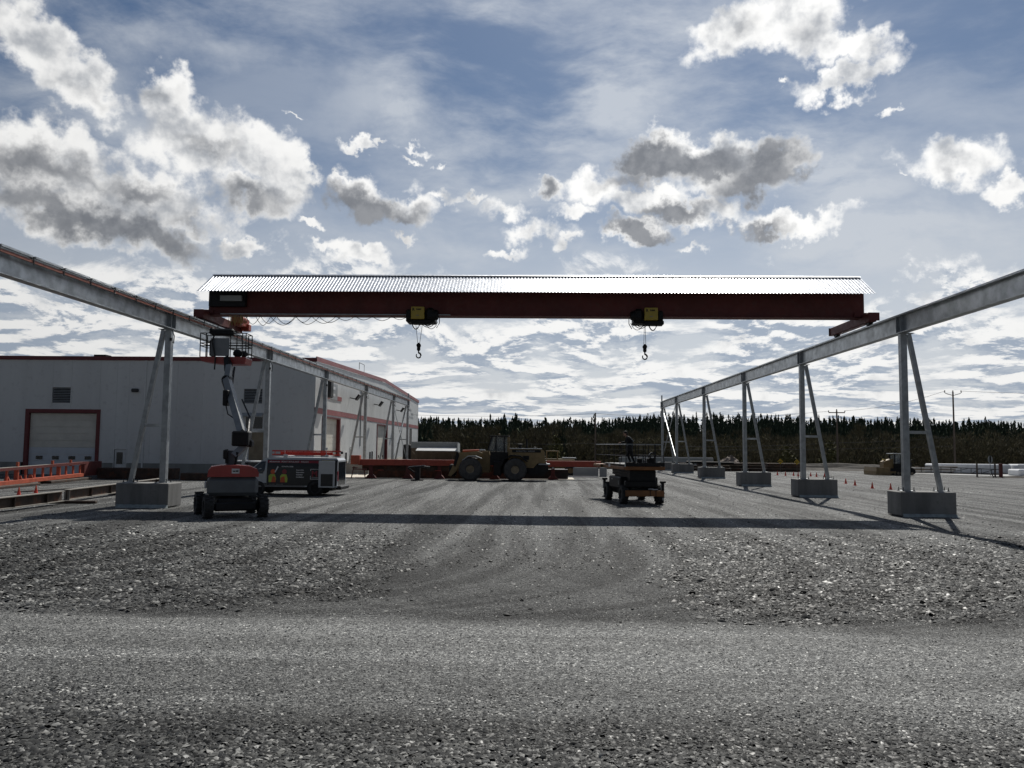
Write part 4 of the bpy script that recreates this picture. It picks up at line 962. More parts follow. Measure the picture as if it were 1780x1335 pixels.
Wd('ladder',MB().bbox((-2.95,63.3,.95),(.6,.3,1.1),.05),'black')
Wd('front_frame',MB().prism([(-5.7,.6),(-3.6,.6),(-3.5,1.6),(-3.65,2.25),(-4.15,2.25),(-4.6,1.5),(-5.7,1.2)],63.95,64.85,'y'),'yellow')
Wd('fender',MB().prism([(-5.65,1.55),(-5.2,1.88),(-4.6,1.9),(-4.15,1.72),(-4.15,1.66),(-4.62,1.83),(-5.18,1.82),(-5.6,1.50)],63.0,63.7,'y'),'galv2')
for y in (63.75,65.0):
    Wd('lift_arm',MB().prism([(-4.1,2.10),(-4.5,2.25),(-5.95,2.12),(-6.1,1.75),(-6.75,.35),(-6.55,.28),(-6.2,.6),(-5.55,1.62),(-4.4,1.85)],y-.11,y+.11,'y'),'yellow')
Wd('tilt_cylinder',MB().tube([(-4.4,64.4,2.28),(-5.7,64.4,2.22)],.11,10),'orange'); Wd('cylinder_end',MB().bbox((-4.2,64.4,2.28),(.5,.3,.22),.06),'galv2')
Wd('coupler',MB().prism([(-6.0,2.2),(-6.12,2.15),(-6.35,1.2),(-6.2,1.0),(-5.9,1.9)],63.6,65.1,'y'),'black'); Wd('coupler_foot',MB().bbox((-6.45,64.4,.75),(.5,1.3,.9),.08),'black')
# second small yellow machine behind the girder
ym=thing('yellow_tractor','small yellow tractor with open cab standing behind the red girder, right of the loader','tractor',(2.0,76,0))
s=MB()
for x in (.95,1.95):
    for y in (75.4,76.5): s.bar((x,y,.9),(x,y,2.2),.08,.08)
s.box(.9,2.05,75.35,76.55,2.2,2.28); mesh_obj('cab_frame',s,M['yellow'],ym); mesh_obj('body',MB().bbox((2.2,76,1.15),(2.6,1.3,.8),.1),M['yellow'],ym); mesh_obj('hood',MB().bbox((3.0,76,1.62),(1.3,.8,.12),.04),M['galv2'],ym)
for x in (1.2,3.1):
    for y in (75.3,76.7): wheel(ym,(x,y,.5),.5,.3,'y',M['rubber'],M['yellow'],20)

# scissor lift ---------------------------------------------------------
SC=thing('scissor_lift','black and orange rough terrain scissor lift with railed platform, a person aboard','scissor lift',(4.98,38.9,0),R_(8))
def Sc(n,mb,m,par=None,**k): return mesh_obj(n,mb,M[m],par or SC,world=False,**k)
# local: x across (-.95..+.95), y length 0..4.2 going away
Sc('chassis',MB().bbox((0,1.9,.55),(1.2,3.6,.36),.04),'black')
Sc('front_bumper',MB().bbox((.05,-.06,.50),(1.84,.14,.28),.02),'org'); Sc('bumper_joint',MB().box(.28,.31,-.14,-.131,.36,.64).box(.55,.58,-.14,-.131,.36,.64),'black')
for x in (-.85,.85):
    for y in (.35,3.5):
        wq=wheel(None,(0,0,0),.43,.30,'x',M['rubber'],M['black'],24,.5,16)
        wq.parent=SC; wq.location=(x,y,.43)
Sc('engine_box',MB().bbox((-.62,1.9,.95),(.60,2.3,.55),.05),'black'); Sc('hydraulic_box',MB().bbox((.62,1.9,.95),(.60,2.3,.55),.05),'black')
Sc('decal',MB().box(-.93,-.925,1.0,1.12,.85,1.05).box(-.93,-.925,2.2,2.5,1.05,1.12),'printg')
for z in (1.28,1.42,1.56):
    for x in (-.55,.55):
        Sc('scissor_arm',MB().bar((x,.15,z-.05),(x,3.7,z+.07),.10,.12),'black'); 
        Sc('scissor_arm',MB().bar((x-.12*(1 if x>0 else -1),.15,z+.07),(x-.12*(1 if x>0 else -1),3.7,z-.05),.08,.12),'black')
Sc('scissor_pack',MB().bbox((.02,.35,1.20),(1.25,.5,.74),.04).bbox((-.1,.15,.92),(1.5,.3,.3),.04),'black')
for x,yy in ((.93,-.02),(-.93,3.95)):
    q=Sc('outrigger',MB().box(x-.05,x+.05,yy-.05,yy+.05,.35,.98).bbox((x,yy,1.02),(.26,.18,.10),.02),'black'); Sc('piston',MB().tube([(x-.09,yy-.02,.55),(x-.09,yy-.02,.98)],.022,6),'galv')
    Sc('outrigger_pad',MB().lathe([(.0,0),(.0,.14),(.04,.14),(.08,.05),(.08,0)],(x,yy,.10),'z',12),'black'); Sc('outrigger_leg',MB().tube([(x,yy,.12),(x,yy,.5)],.045,8),'galv2')
# platform with extension deck
pl=bpy.data.objects.new('platform',None); COL.objects.link(pl); pl.parent=SC; pl.location=(0,0,1.62)
def Pl(n,mb,m,**k): return mesh_obj(n,mb,M[m],pl,world=False,**k)
Pl('deck',MB().bbox((.03,2.1,.19),(1.88,4.6,.06),.01),'black'); Pl('edge_beam',MB().bbox((.03,-.20,.04),(1.90,.08,.17),.02).bbox((-.90,2.1,.04),(.08,4.5,.15),.02).bbox((.96,2.1,.04),(.08,4.5,.15),.02),'org')
Pl('extension_deck',MB().bbox((-.35,5.1,.12),(1.5,1.5,.05),.01).bbox((-1.1,5.0,.06),(.06,1.6,.13),.02),'org')
Pl('kick_plate',MB().box(-.88,.95,-.25,-.225,.13,.30),'black'); Pl('end_plate',MB().box(-.93,-.895,-.24,-.20,.1,.34),'galv')
def rails(pts,z0,zs):
    s=MB()
    for z in zs:
        s.tube([(x,y,z) for x,y in pts],.021,6)
    return s
loop=[(-.86,-.18),(.93,-.18),(.93,4.35),(.4,5.8),(-1.0,5.8),(-.88,4.35),(-.86,-.18)]
Pl('guard_rail',rails(loop,0,(1.15,)),'galv2'); Pl('mid_rail',rails(loop,0,(.62,)),'black')
for x,y in ((-.86,-.18),(.93,-.18),(.05,-.18),(.50,-.18),(-.42,-.18),(-.86,1.0),(-.86,2.2),(-.86,3.3),(-.88,4.35),(.93,1.2),(.93,2.4),(.93,3.4),(.93,4.35),(-1.0,5.8),(.4,5.8)):
    Pl('rail_post',MB().tube([(x,y,.2),(x,y,1.15)],.02,6),'black')
Pl('sign_plate',MB().box(-.962,-.955,2.6,3.0,.04,.22),'printw')
Pl('control_box',MB().bbox((-.55,.4,.95),(.26,.22,.34),.04),'black')
Pl('tool_crate',MB().bbox((.45,.35,.36),(.40,.35,.30),.04).bbox((-.15,.1,.36),(.22,.2,.28),.03),'black'); Pl('cable_coil',MB().lathe([(-.05,.11),(-.05,.17),(.05,.17),(.05,.11)],(.50,.2,.62),'y',16),'lamp')
Pl('paint_can',MB().lathe([(0,0),(0,.08),(.2,.08),(.2,0)],(.12,.1,.22),'z',12).lathe([(0,0),(0,.08),(.2,.08),(.2,0)],(-.05,.35,.22),'z',12),'printg')
Sc('rag',MB().bbox((.55,-.02,.68),(.3,.12,.05),.02,Matrix.Rotation(.3,3,'Z')).bbox((.35,-.03,.70),(.25,.1,.04),.02),'printw')

# ---------------------------------------------------------------- person
def skin_body(name,joints,edges,radii,mt,parent,root=0,sub=2):
    me=bpy.data.meshes.new(name); me.from_pydata(joints,edges,[])
    o=bpy.data.objects.new(name,me); COL.objects.link(o)
    o.modifiers.new('s','SKIN'); 
    if not me.skin_vertices: pass
    sv=me.skin_vertices[0].data if me.skin_vertices else None
    if sv:
        for i,r in enumerate(radii): sv[i].radius=(r if isinstance(r,tuple) else (r,r)); sv[i].use_root=(i==root)
    m2=o.modifiers.new('u','SUBSURF'); m2.levels=m2.render_levels=sub
    dg=bpy.context.evaluated_depsgraph_get(); dg.update()
    nm=bpy.data.meshes.new_from_object(o.evaluated_get(dg)); bpy.data.objects.remove(o,do_unlink=True)
    nm.materials.clear(); nm.materials.append(mt); nm.polygons.foreach_set('use_smooth',[True]*len(nm.polygons))
    q=bpy.data.objects.new(name,nm); COL.objects.link(q); q.parent=parent; return q
pr=thing('person','person in dark clothes leaning forward over the controls on the scissor lift platform','person',(4.45,39.6,1.84)); pr.scale=(.96,.96,.92)
# local frame: facing -x, z up from deck, 1.72 m tall, leaning
J=[(.02,0,.88),(.00,0,1.02),(-.04,0,1.18),(-.10,0,1.32),(-.16,0,1.42),   # pelvis..neck base
   (.03,.10,.82),(-.10,.11,.46),(.04,.12,.10),(-.08,.12,.05),             # left leg
   (.03,-.10,.82),(.06,-.12,.44),(.20,-.12,.10),(.09,-.12,.05),           # right leg
   (-.10,.19,1.36),(-.20,.23,1.13),(-.42,.16,1.10),                        # left arm forward to the controls
   (-.08,-.19,1.35),(.10,-.25,1.15),(-.08,-.24,.98)]                      # right arm bent back
E_b=[(0,1),(1,2),(2,3),(3,4),(0,5),(5,6),(6,7),(7,8),(0,9),(9,10),(10,11),(11,12),(3,13),(13,14),(14,15),(3,16),(16,17),(17,18)]
Rr=[(.15,.16),(.14,.17),(.13,.18),(.12,.17),(.07,.07),.10,.075,.05,.055,.10,.075,.05,.055,.075,.055,.04,.075,.055,.04]
body=skin_body('body',J,E_b,Rr,M['cloth'],pr)
hd=MB()
def ell(mb,c,r,nu=14,nv=10,rot=None):
    vs=[];fs=[]
    for i in range(nv+1):
        t=math.pi*i/nv
        for j in range(nu):
            p=2*math.pi*j/nu; v=Vector((r[0]*math.sin(t)*math.cos(p),r[1]*math.sin(t)*math.sin(p),r[2]*math.cos(t)))
            if rot is not None: v=rot@v
            vs.append(Vector(c)+v)
    for i in range(nv):
        for j in range(nu): j2=(j+1)%nu; fs.append((i*nu+j,(i+1)*nu+j,(i+1)*nu+j2,i*nu+j2))
    mb.add(vs,fs)
tilt=Matrix.Rotation(R_(-24),3,'Y')
ell(hd,(-.235,0,1.56),(.098,.078,.125),rot=tilt); hd.tube([(-.15,0,1.38),(-.22,0,1.50)],.058,10)
hd.tube([(-.32,0,1.555),(-.355,0,1.515),(-.335,0,1.505)],.016,6); ell(hd,(-.30,0,1.455),(.035,.04,.02),8,6)
for y in (-.082,.082): ell(hd,(-.222,y,1.545),(.022,.012,.034),8,6)
head=mesh_obj('head',hd,M['skin'],pr,world=False,smooth=True)
ey=MB(); [ell(ey,(-.318,y,1.575),(.012,.014,.009),8,6) for y in (-.032,.032)]; mesh_obj('eyes',ey,M['signb'],head,world=False)
hr=MB(); ell(hr,(-.222,0,1.60),(.104,.086,.108),rot=tilt); ell(hr,(-.17,0,1.54),(.06,.078,.09),10,8); hr.bbox((-.33,0,1.635),(.12,.13,.02),.01,Matrix.Rotation(R_(-18),3,'Y')); mesh_obj('cap',hr,M['hair'],head,world=False,smooth=True)
def hand(base,d,upv,side):
    mb=MB(); d=Vector(d).normalized(); u=Vector(upv); r=d.cross(u).normalized(); u=r.cross(d).normalized(); b=Vector(base)
    mb.bbox(b+d*.045,(.075,.075,.03),.012,Matrix((d,r,u)).transposed())
    for i,l in enumerate((.062,.074,.07,.055)):
        p=b+d*.085+r*(.028-.019*i); mb.tube([p,p+d*l*.45-u*.004,p+d*l*.72-u*.026,p+d*l*.68-u*.048],.0088,6)
    p=b+d*.02+r*.036*side; mb.tube([p,p+r*.026*side+d*.02,p+r*.03*side+d*.045-u*.015],.010,6)
    return mb
h1=hand((-.43,.15,1.10),(-1,-.3,0),(0,0,1),1); mesh_obj('hand',h1,M['skin'],pr,world=False)
h2=hand((-.09,-.24,.97),(-.8,.2,-.5),(0,0,1),1); mesh_obj('hand',h2,M['skin'],pr,world=False)
for x,y in ((-.11,.12),(.05,-.12)): mesh_obj('boot',MB().bbox((x+.02,y,.05),(.28,.10,.10),.035),M['black'],pr,world=False)
mesh_obj('sleeve_highlight',MB().tube([(-.05,-.21,1.37),(.14,-.28,1.15)],.03,6),M['lgrey'],pr,world=False)  # paler strip that paints the highlight along the right arm

# bulldozer ------------------------------------------------------------
bz=thing('bulldozer','small yellow bulldozer with dark cab and lowered blade beyond the cones','bulldozer',(37.5,89,0))
Bz=lambda n,mb,m,par=None,**k: mesh_obj(n,mb,M[m],par or bz,**k)
ty=[(37.0,.05),(39.4,.05),(39.7,.3),(39.65,.62),(39.35,.82),(37.1,.72),(36.75,.4)]
for y in (88.5,90.0):
    tr=Bz('track',MB().prism(ty,y-.22,y+.22,'y'),'black')
    s=MB()
    for i in range(7): s.lathe([(-.24,0),(-.24,.14),(.24,.14),(.24,0)],(37.15+i*.36,y,.24),'y',10)
    mesh_obj('track_roller',s,M['beige'],tr)
Bz('hood',MB().prism([(36.55,.6),(36.6,1.42),(36.9,1.55),(37.6,1.75),(37.6,.6)],88.75,89.75,'y'),'yellow'); Bz('engine_cap',MB().bbox((36.8,89.2,1.62),(.3,.4,.14),.04),'hoistyel')
cb=Bz('cab',MB().box(37.6,39.0,88.55,89.95,.7,1.25),'black'); mesh_obj('cab_roof',MB().bbox((38.35,89.25,2.27),(1.9,1.6,.08),.03),M['galv2'],cb); s=MB()
for x in (37.65,38.3,38.98):
    for y in (88.6,89.9): mesh_obj('cab_pillar',MB().box(x-.04,x+.04,y-.04,y+.04,1.25,2.23),M['black'],cb)
g2=MB(); g2.box(37.66,38.97,88.59,88.60,1.25,2.22); g2.box(37.66,38.97,89.9,89.91,1.25,2.22); mesh_obj('cab_glass',g2,M['cabglass'],cb); mesh_obj('seat',MB().bbox((38.5,89.25,1.5),(.5,.6,.7),.1),M['black'],cb)
Bz('fuel_tank',MB().bbox((39.2,89.25,1.1),(.5,1.3,.6),.08),'black'); Bz('hose_loop',MB().lathe([(-.02,.20),(-.02,.24),(.02,.24),(.02,.20)],(39.5,88.5,1.45),'y',16),'lamp')
Bz('blade',MB().prism([(35.3,0.02),(35.5,.12),(35.42,.45),(35.5,.82),(35.38,.84),(35.28,.45)],87.5,90.8,'y').bar((35.35,87.6,.42),(36.8,87.7,.42),.12,.78,(0,0,1)) ,'yellow'); Bz('push_arm',MB().bar((35.5,88.2,.3),(37.6,88.2,.35),.12,.16).bar((35.5,90.3,.3),(37.6,90.3,.35),.12,.16),'yellow')
Bz('exhaust',MB().tube([(37.35,89.0,1.7),(37.35,89.0,2.15)],.05,8),'black')

# ---------------------------------------------------------------- red girder on stands and things round it
rg=thing('red_girder','long flat red steel girder resting low on stands behind the loader','steel girder',(-4.5,66.4,0))
def gseg(p0,p1,zt0,zt1,d):
    s=MB(); (x0,y0),(x1,y1)=p0,p1
    s.add([(x0,y0,zt0-d),(x0,y0,zt0),(x1,y1,zt1),(x1,y1,zt1-d),(x0,y0+.5,zt0-d),(x0,y0+.5,zt0),(x1,y1+.5,zt1),(x1,y1+.5,zt1-d)],[(0,1,2,3),(7,6,5,4),(0,4,5,1),(1,5,6,2),(2,6,7,3),(3,7,4,0)]); return s
mesh_obj('flange',gseg((-14.1,65.5),(5.2,67.0),1.50,1.50,.46),M['red2'],rg)
mesh_obj('web',MB().box(-13.9,-6.0,66.15,66.2,.60,1.03).box(-6,.9,66.4,66.45,.60,1.03),M['rust'],rg)
s=MB().bbox((-14.3,65.6,1.45),(.72,.6,.72),.02); mesh_obj('end_plate',s,M['orange'],rg)
for x in (-12.6,-8.0): mesh_obj('lug',MB().box(x,x+.45,65.9,66.0,.62,.68),M['red2'],rg)
def stand(x,y,label,red=True):
    t=thing('beam_stand',label,'beam stand',(x,y,0),0,'stands carrying the red girder')
    m=M['red'] if red else M['black']
    mesh_obj('column',MB().prism([(x-.17,.25),(x-.13,1.0),(x+.13,1.0),(x+.17,.25)],y-.12,y-.08,'y').prism([(x-.17,.25),(x-.13,1.0),(x+.13,1.0),(x+.17,.25)],y+.08,y+.12,'y').box(x-.02,x+.02,y-.079,y+.079,.25,1.0),m,t)
    mesh_obj('foot',MB().prism([(x-.42,.01),(x-.35,.12),(x-.18,.30),(x+.18,.30),(x+.35,.12),(x+.42,.01)],y-.2,y+.2,'y'),m,t)
    mesh_obj('head',MB().box(x-.22,x+.22,y-.16,y+.16,1.002,1.03),m,t)
    return t
stand(-13.1,65.75,'red steel stand under the left end of the long red girder, by the warehouse door'); stand(-10.2,66.0,'stand under the red girder, between its left end and the loader'); stand(-7.7,66.2,'stand under the red girder, just left of the black trestle')
s_=stand(1.35,66.9,'red flared stand with a diamond placard under the right end of the girder'); mesh_obj('placard',MB().cbox((1.35,66.77,.93),(.16,.01,.16),Matrix.Rotation(R_(45),3,'Y')),M['printw'],s_)
stand(-3.3,66.5,'red stand seen between the wheels of the loader')
s=MB(); 
ss=thing('step_stool','small red step stand beside the left end of the red girder','step stand',(-13.9,65.0,0))
mesh_obj('frame',MB().bar((-14.5,65.0,.02),(-14.3,65.0,.95),.07,.07).bar((-13.4,65.0,.02),(-13.5,65.0,.75),.07,.07).box(-14.3,-13.3,64.85,65.2,.70,.76),M['red'],ss); mesh_obj('step',MB().box(-13.9,-13.3,64.7,65.1,.30,.36).box(-14.4,-14.0,64.7,65.1,.82,.88),M['red'],ss)
tr_=thing('trestle','black steel trestle with a clamp on top standing left of the loader front wheel','trestle',(-8.9,62.6,0))
mesh_obj('column',MB().box(-9.1,-8.75,62.4,62.75,.08,1.0),M['black'],tr_); mesh_obj('foot',MB().box(-9.4,-8.5,62.3,62.9,.01,.08),M['black'],tr_); mesh_obj('clamp',MB().tube([(-9.6,62.5,.98),(-8.7,62.5,1.05),(-8.0,62.5,1.0)],.07,7).bbox((-8.5,62.5,1.08),(.3,.25,.14),.04),M['lamp'],tr_)
mesh_obj('knee_brace',MB().bar((-9.7,62.5,.95),(-9.1,62.55,.55),.08,.1),M['black'],tr_)
single('stacked_steel',MB().bbox((-9.2,67.2,.33),(8.6,.8,.62),.02).bbox((-3,67.8,.35),(3.6,.8,.65),.02),M['rust'],'low dark stack of steel sections lying under the red girder','steel stack')
single('steel_plate_stack',MB().bbox((.0,68.4,.40),(5.2,1.2,.78),.02),M['black'],'low dark steel bundle under the right part of the red girder, behind the loader','steel stack')
o=single('concrete_slab',MB().box(-17.6,3.1,66.9,71.2,-.15,.035),M['slab'],'pale concrete apron beneath the red girder','slab'); o['kind']='structure'; 
del o['category']
o=single('apron',MB().box(-17.65,-14.6,66.3,78,-.15,.045),M['slab'],'pale concrete apron at the first side door','apron'); o['kind']='structure'; del o['category']
for i,(x0,x1,z,lab) in enumerate(((3.3,5.6,.80,'wide pale grey concrete barrier panel right of the red girder stand'),(5.68,6.35,.82,'narrow pale grey concrete barrier panel beside the scissor lift rear wheel'))):
    single('concrete_barrier',MB().bbox(((x0+x1)/2,75,z/2),(x1-x0-.03,.3,z),.02),M['greywall'],lab,'barrier','pale barrier panels'); 
single('timber_kerb',MB().box(2.2,5.4,73.0,73.2,-.02,.09),M['printw'],'long pale timber lying on the gravel in front of the barrier panels','timber')
# open fronted shed
sh=thing('open_shed','dark open-fronted timber shed with a pale lean-to roof beside the warehouse','shed',(-12,100,0))
mesh_obj('back_wall',MB().box(-15.4,-9.6,102,102.15,-.3,2.95),M['wood'],sh); mesh_obj('upper_wall',MB().box(-15.3,-9.45,101.0,101.1,2.32,3.05),M['greywall'],sh)
mesh_obj('lean_to_roof',MB().prism([(98.9,2.05),(100.9,2.45),(100.9,2.39),(98.9,1.99)],-14.4,-9.5,'x'),M['white'],sh)
for x in (-14.4,-12.2,-10.0,-9.55):
    p=mesh_obj('post',MB().box(x-.06,x+.06,99,99.12,-.3,1.98),M['wood'],sh)
    for d in (-1,1): mesh_obj('knee_brace',MB().bar((x,99.06,1.4),(x+.45*d,99.06,1.95),.08,.08),M['wood'],p)
mesh_obj('end_wall',MB().box(-9.5,-9.4,99.0,102.1,-.3,2.95),M['greywall'],sh); mesh_obj('fascia',MB().box(-15.3,-9.4,100.95,101.0,2.95,3.10),M['galv2'],sh)
for i in range(9): mesh_obj('board',MB().box(-14.3+i*.53,-13.8+i*.53,101.9,101.95,-.3,2.0),M['wood'],sh)
single('dark_tank',MB().lathe([(0,0),(0,.62),(2.6,.62),(2.75,.5),(2.8,0)],(-16.0,103,0),'z',20),M['black'],'tall dark cylindrical tank at the corner of the warehouse, left of the open shed','tank')

# ---------------------------------------------------------------- right background
lb=thing('white_trailer','long low white box trailer parked beyond the yard, left of the rubble heap','trailer',(20,125,0))
mesh_obj('body',MB().bbox((19.5,126,.62),(13.8,2.5,1.15),.05),M['greywall'],lb); mesh_obj('roof_edge',MB().box(12.7,26.3,124.70,124.80,1.16,1.30),M['white'],lb)
for i in range(9): mesh_obj('rib',MB().box(13.4+i*1.5,13.46+i*1.5,124.70,124.745,.1,1.15),M['greywall'],lb)
def heap(name,cx,cy,rx,ry,h,m,label,cat,z0=0,seed=1,n=26):
    vs=[];fs=[]
    r2=np.random.default_rng(seed)
    for i in range(n+1):
        for j in range(n+1):
            u=-1+2*i/n; v=-1+2*j/n; d=math.hypot(u,v); q=max(0,1-d)
            z=h*(q**.9)*(1+.35*(r2.random()-.5))*(.75+.5*mn.noise(Vector((u*2.3+seed,v*2.3,0)))) ; vs.append((cx+u*rx+.1*r2.normal(),cy+v*ry,z0+z-.05))
    for i in range(n):
        for j in range(n): a=i*(n+1)+j; fs.append((a,a+n+1,a+n+2,a+1))
    return single(name,MB().add(vs,fs),M[m],label,cat)
heap('rubble_heap',28.7,125,2.6,3.0,1.9,'mound','brown rubble heap behind the concrete blocks, larger of the two','rubble heap',0,3)
heap('rubble_heap',26.0,127,1.5,2.5,1.25,'mound','low grey-brown rubble heap between the white trailer and the larger heap','rubble heap',0,5)
# long rusty piles of steel/rail
rp=thing('rusty_steel_pile','long low pile of rusty steel sections and timber before the forest','steel pile',(24,99,0))
for i in range(7):
    for j in range(3):
        x0=16.6+2.05*i+random.random()*.3; z=.02+.32*j
        mesh_obj('steel_section',MB().box(x0,x0+2.0-random.random()*.25,98+.2*random.random(),98.7+random.random(),z,z+.29),M['rust'],rp)
for x0,x1,z in ((24,28,.99),(28.5,31,1.0),(21.5,26.5,.66)): mesh_obj('timber',MB().box(x0,x1,97.93,98.05,z,z+.06),M['beige'],rp)
single('dark_culvert',MB().tube([(17.5,97.6,1.0),(19.3,97.6,1.02)],.17,10).tube([(19.4,97.6,.98),(23.0,97.7,.96)],.13,10),M['black'],'dark pipe lengths lying on top of the rusty steel pile','pipe')
heap('dirt_berm',38,108,26,4,.95,'dirt','long low berm of dark soil at the edge of the yard beneath the trees','berm',0,9,30)
heap('dirt_berm',56,84.5,17,1.5,.5,'dirt','narrow dark ridge of soil in front of the pale road, at the barrier gate','berm',-.05,12,30)
def sign(x,y,z,tilt,label):
    t=thing('arrow_sign',label,'road sign',(x,y,0),0,'yellow diamond arrow signs')
    mesh_obj('post',MB().box(x-.03,x+.03,y+.01,y+.06,-.2,z+.1),M['pole'],t)
    sg=mesh_obj('sign_face',MB().cbox((x,y,z),(.46,.015,.46),Matrix.Rotation(R_(45),3,'Y')),M['signy'],t); a=MB()
    a.box(x-.16,x+.14,y-.014,y-.009,z-.03,z+.03); a.prism([(x-.25,z),(x-.12,z+.09),(x-.12,z-.09)],y-.015,y-.010,'y')
    mesh_obj('arrow',a,M['signb'],sg)
    return t
sign(28.2,97,1.22,0,'yellow diamond arrow sign behind the rusty pile, left of the two'); sign(30.25,97.5,1.16,0,'yellow diamond arrow sign at the right end of the rusty pile')
cl=['farthest cone, closest to the third post','second cone of the far row from the left','third cone of the far row from the left','fourth cone of the far row, beside the second block post','fifth cone of the far row, seen between post and brace','sixth cone of the far row, seen between post and brace','last cone of the far row, left of the second brace foot','left cone of the near row, right of the second block','second cone of the near row','third cone of the near row','cone of the near row closest to the nearest block']
def cone_proto():
    t=thing('traffic_cone','x','traffic cone')
    mesh_obj('cone_body',MB().lathe([(.03,.15),(.35,.085),(.68,.028),(.69,0)],(0,0,0),'z',12),M['cone'],t,world=False); mesh_obj('cone_base',MB().bbox((0,0,.015),(.38,.38,.03),.01),M['cone'],t,world=False)
    mesh_obj('collar',MB().lathe([(.40,.080),(.50,.062)],(0,0,0),'z',12),M['printor'],t,world=False)
    return t
cp_=None
for i,((x,y),lab) in enumerate(zip([(24.43,85.09),(24.77,83.52),(25.65,83.8),(25.59,82.16),(26.95,82.59),(26.99,81.03),(27.85,81.29),(23.97,65.25),(23.54,62.26),(23.05,57.88),(23.71,56.49)],cl)):
    t=cone_proto() if cp_ is None else copy_tree(cp_); cp_=cp_ or t; t.location=(x,y,0); t.rotation_euler=(0,0,i*.7); t.scale=(.66,.66,.62); t['label']='red traffic cone: '+lab; t['group']='traffic cones across the right yard'; t['category']='traffic cone'
for x,y,lab in ((-24.92,39.51,'larger red traffic cone behind the near rusty I-beam'),(-25.25,41.42,'small red traffic cone right of the larger one, behind the rusty I-beam')):
    t=copy_tree(cp_); t.location=(x,y,.0); t['label']=lab; t['group']='traffic cones by the rusty beams'
# utility poles and wires
def pole(x,y,h,arms,label,r=.14):
    t=thing('utility_pole',label,'utility pole',(x,y,0),0,'wooden utility poles before the forest')
    mesh_obj('shaft',MB().tube([(x,y,-3),(x,y,h)],r,10,r1=r*.7),M['pole'],t)
    if arms=='y':
        mesh_obj('crossarm',MB().tube([(x-1.2,y,h-.02),(x-.9,y,h-.25),(x,y,h-.5),(x+.9,y,h-.25),(x+1.2,y,h-.02)],.05,6),M['galv2'],t)
    elif arms=='t': mesh_obj('crossarm',MB().box(x-1.1,x+1.1,y-.06,y+.06,h-.35,h-.22),M['pole'],t)
    if arms:
        for d in (-1.1,0,1.1): mesh_obj('insulator',MB().lathe([(0,0),(0,.06),(.08,.09),(.2,.05),(.22,0)],(x+d,y,h+(.0 if d==0 or arms=='y' else -.2)),'z',8),M['printg'],t)
    return t
pole(57.0,115,10.7,'y','tall wooden utility pole with upswept crossarms at the right'); pole(41.2,115,8.0,'t','wooden utility pole with flat crossarm right of the second block'); pole(8.15,115,7.4,None,'bare wooden pole behind the scissor lift',.13)
def wire(pts,name='power_line'):
    s=MB()
    for (a,b,sag) in pts:
        a,b=Vector(a),Vector(b); s.tube([a.lerp(b,k/14)-Vector((0,0,4*sag*(k/14)*(1-k/14))) for k in range(15)],.018,4)
    return s
single('power_line',wire([((58.1,115,10.8),(110,108,11.5),.8),((55.9,115,10.8),(42.3,115,8.0),.5),((40.1,115,7.9),(8.2,115,7.3),.7),((8.2,115,7.3),(-30,118,7.6),.6)]),M['wire'],'thin overhead wires strung between the utility poles','power line')
single('communication_cable',wire([((57,115,4.6),(41.2,115,3.6),.2),((41.2,115,3.6),(8.2,115,3.2),.5),((57,115,3.3),(8.2,115,2.4),.3),((8.2,115,3.2),(-8,117,3.2),.2)]),M['wire'],'lower thin cables running across the forest between the poles','cable')
# pale road, barrier gate and white bales at the right
o=single('access_road',MB().add([(40,101,.03),(40,95.5,.03),(60,80.5,.05),(140,70,.05),(140,92,.05),(62,92,.05)],[(0,1,2,3,4,5)]),M['road'],'pale gravel road at the right edge of the yard','road'); o['kind']='structure'; del o['category']
gt=thing('barrier_gate','low steel pipe gate with diagonal struts standing before the pale road','gate',(44,84.5,0))
for x,h in ((43.95,1.35),(45.72,1.35)): mesh_obj('post',MB().box(x-.06,x+.06,84.3,84.42,-.2,h),M['pole'],gt)
mesh_obj('top_rail',MB().tube([(39.2,86.5,1.02),(46.1,84.36,.82)],.035,6),M['black'],gt); mesh_obj('bottom_rail',MB().tube([(39.2,86.5,.42),(46.1,84.36,.30)],.05,6),M['black'],gt)
for i in range(8):
    t=i/7.5; x=39.4+6.5*t; y=86.4-2.0*t; mesh_obj('upright',MB().tube([(x,y,.38-.1*t),(x,y,1.0-.18*t)],.03,5),M['black'],gt)
for t0,t1 in ((.35,.62),(.68,.78),(.8,.98)): mesh_obj('diagonal',MB().tube([(39.4+6.5*t0,86.4-2*t0,.40),(39.4+6.5*t1,86.4-2*t1,.85)],.025,5),M['black'],gt)
mesh_obj('support_leg',MB().bar((45.35,84.3,.35),(45.6,84.2,-.15),.08,.08).box(44.6,46.2,84.1,84.3,-.06,.0),M['black'],gt)
single('bollard',MB().box(46.15,46.42,84.25,84.5,-.25,1.36).box(46.1,46.47,84.2,84.55,1.361,1.42),M['red'],'dark red square steel bollard at the right end of the gate','bollard')
rs_=thing('stop_sign','octagonal sign seen from behind on a post beyond the gate','road sign',(48.3,90,0))
mesh_obj('post',MB().box(48.27,48.33,90,90.05,-.1,1.9),M['galv2'],rs_); mesh_obj('sign_face',MB().prism([(48.3+.26*math.cos(a),1.75+.42*math.sin(a)) for a in np.arange(8)*math.pi/4+math.pi/8],89.96,89.99,'y'),M['greywall'],rs_)
mesh_obj('sign_bracket',MB().box(48.22,48.38,89.93,89.955,1.4,2.1),M['black'],rs_)
def bale(x0,x1,y,h,label):
    single('wrapped_lumber',MB().bbox(((x0+x1)/2,y,h/2),(x1-x0,2.2,h),.12),M['whitewrap'],label,'wrapped bundle','white wrapped bundles across the road')
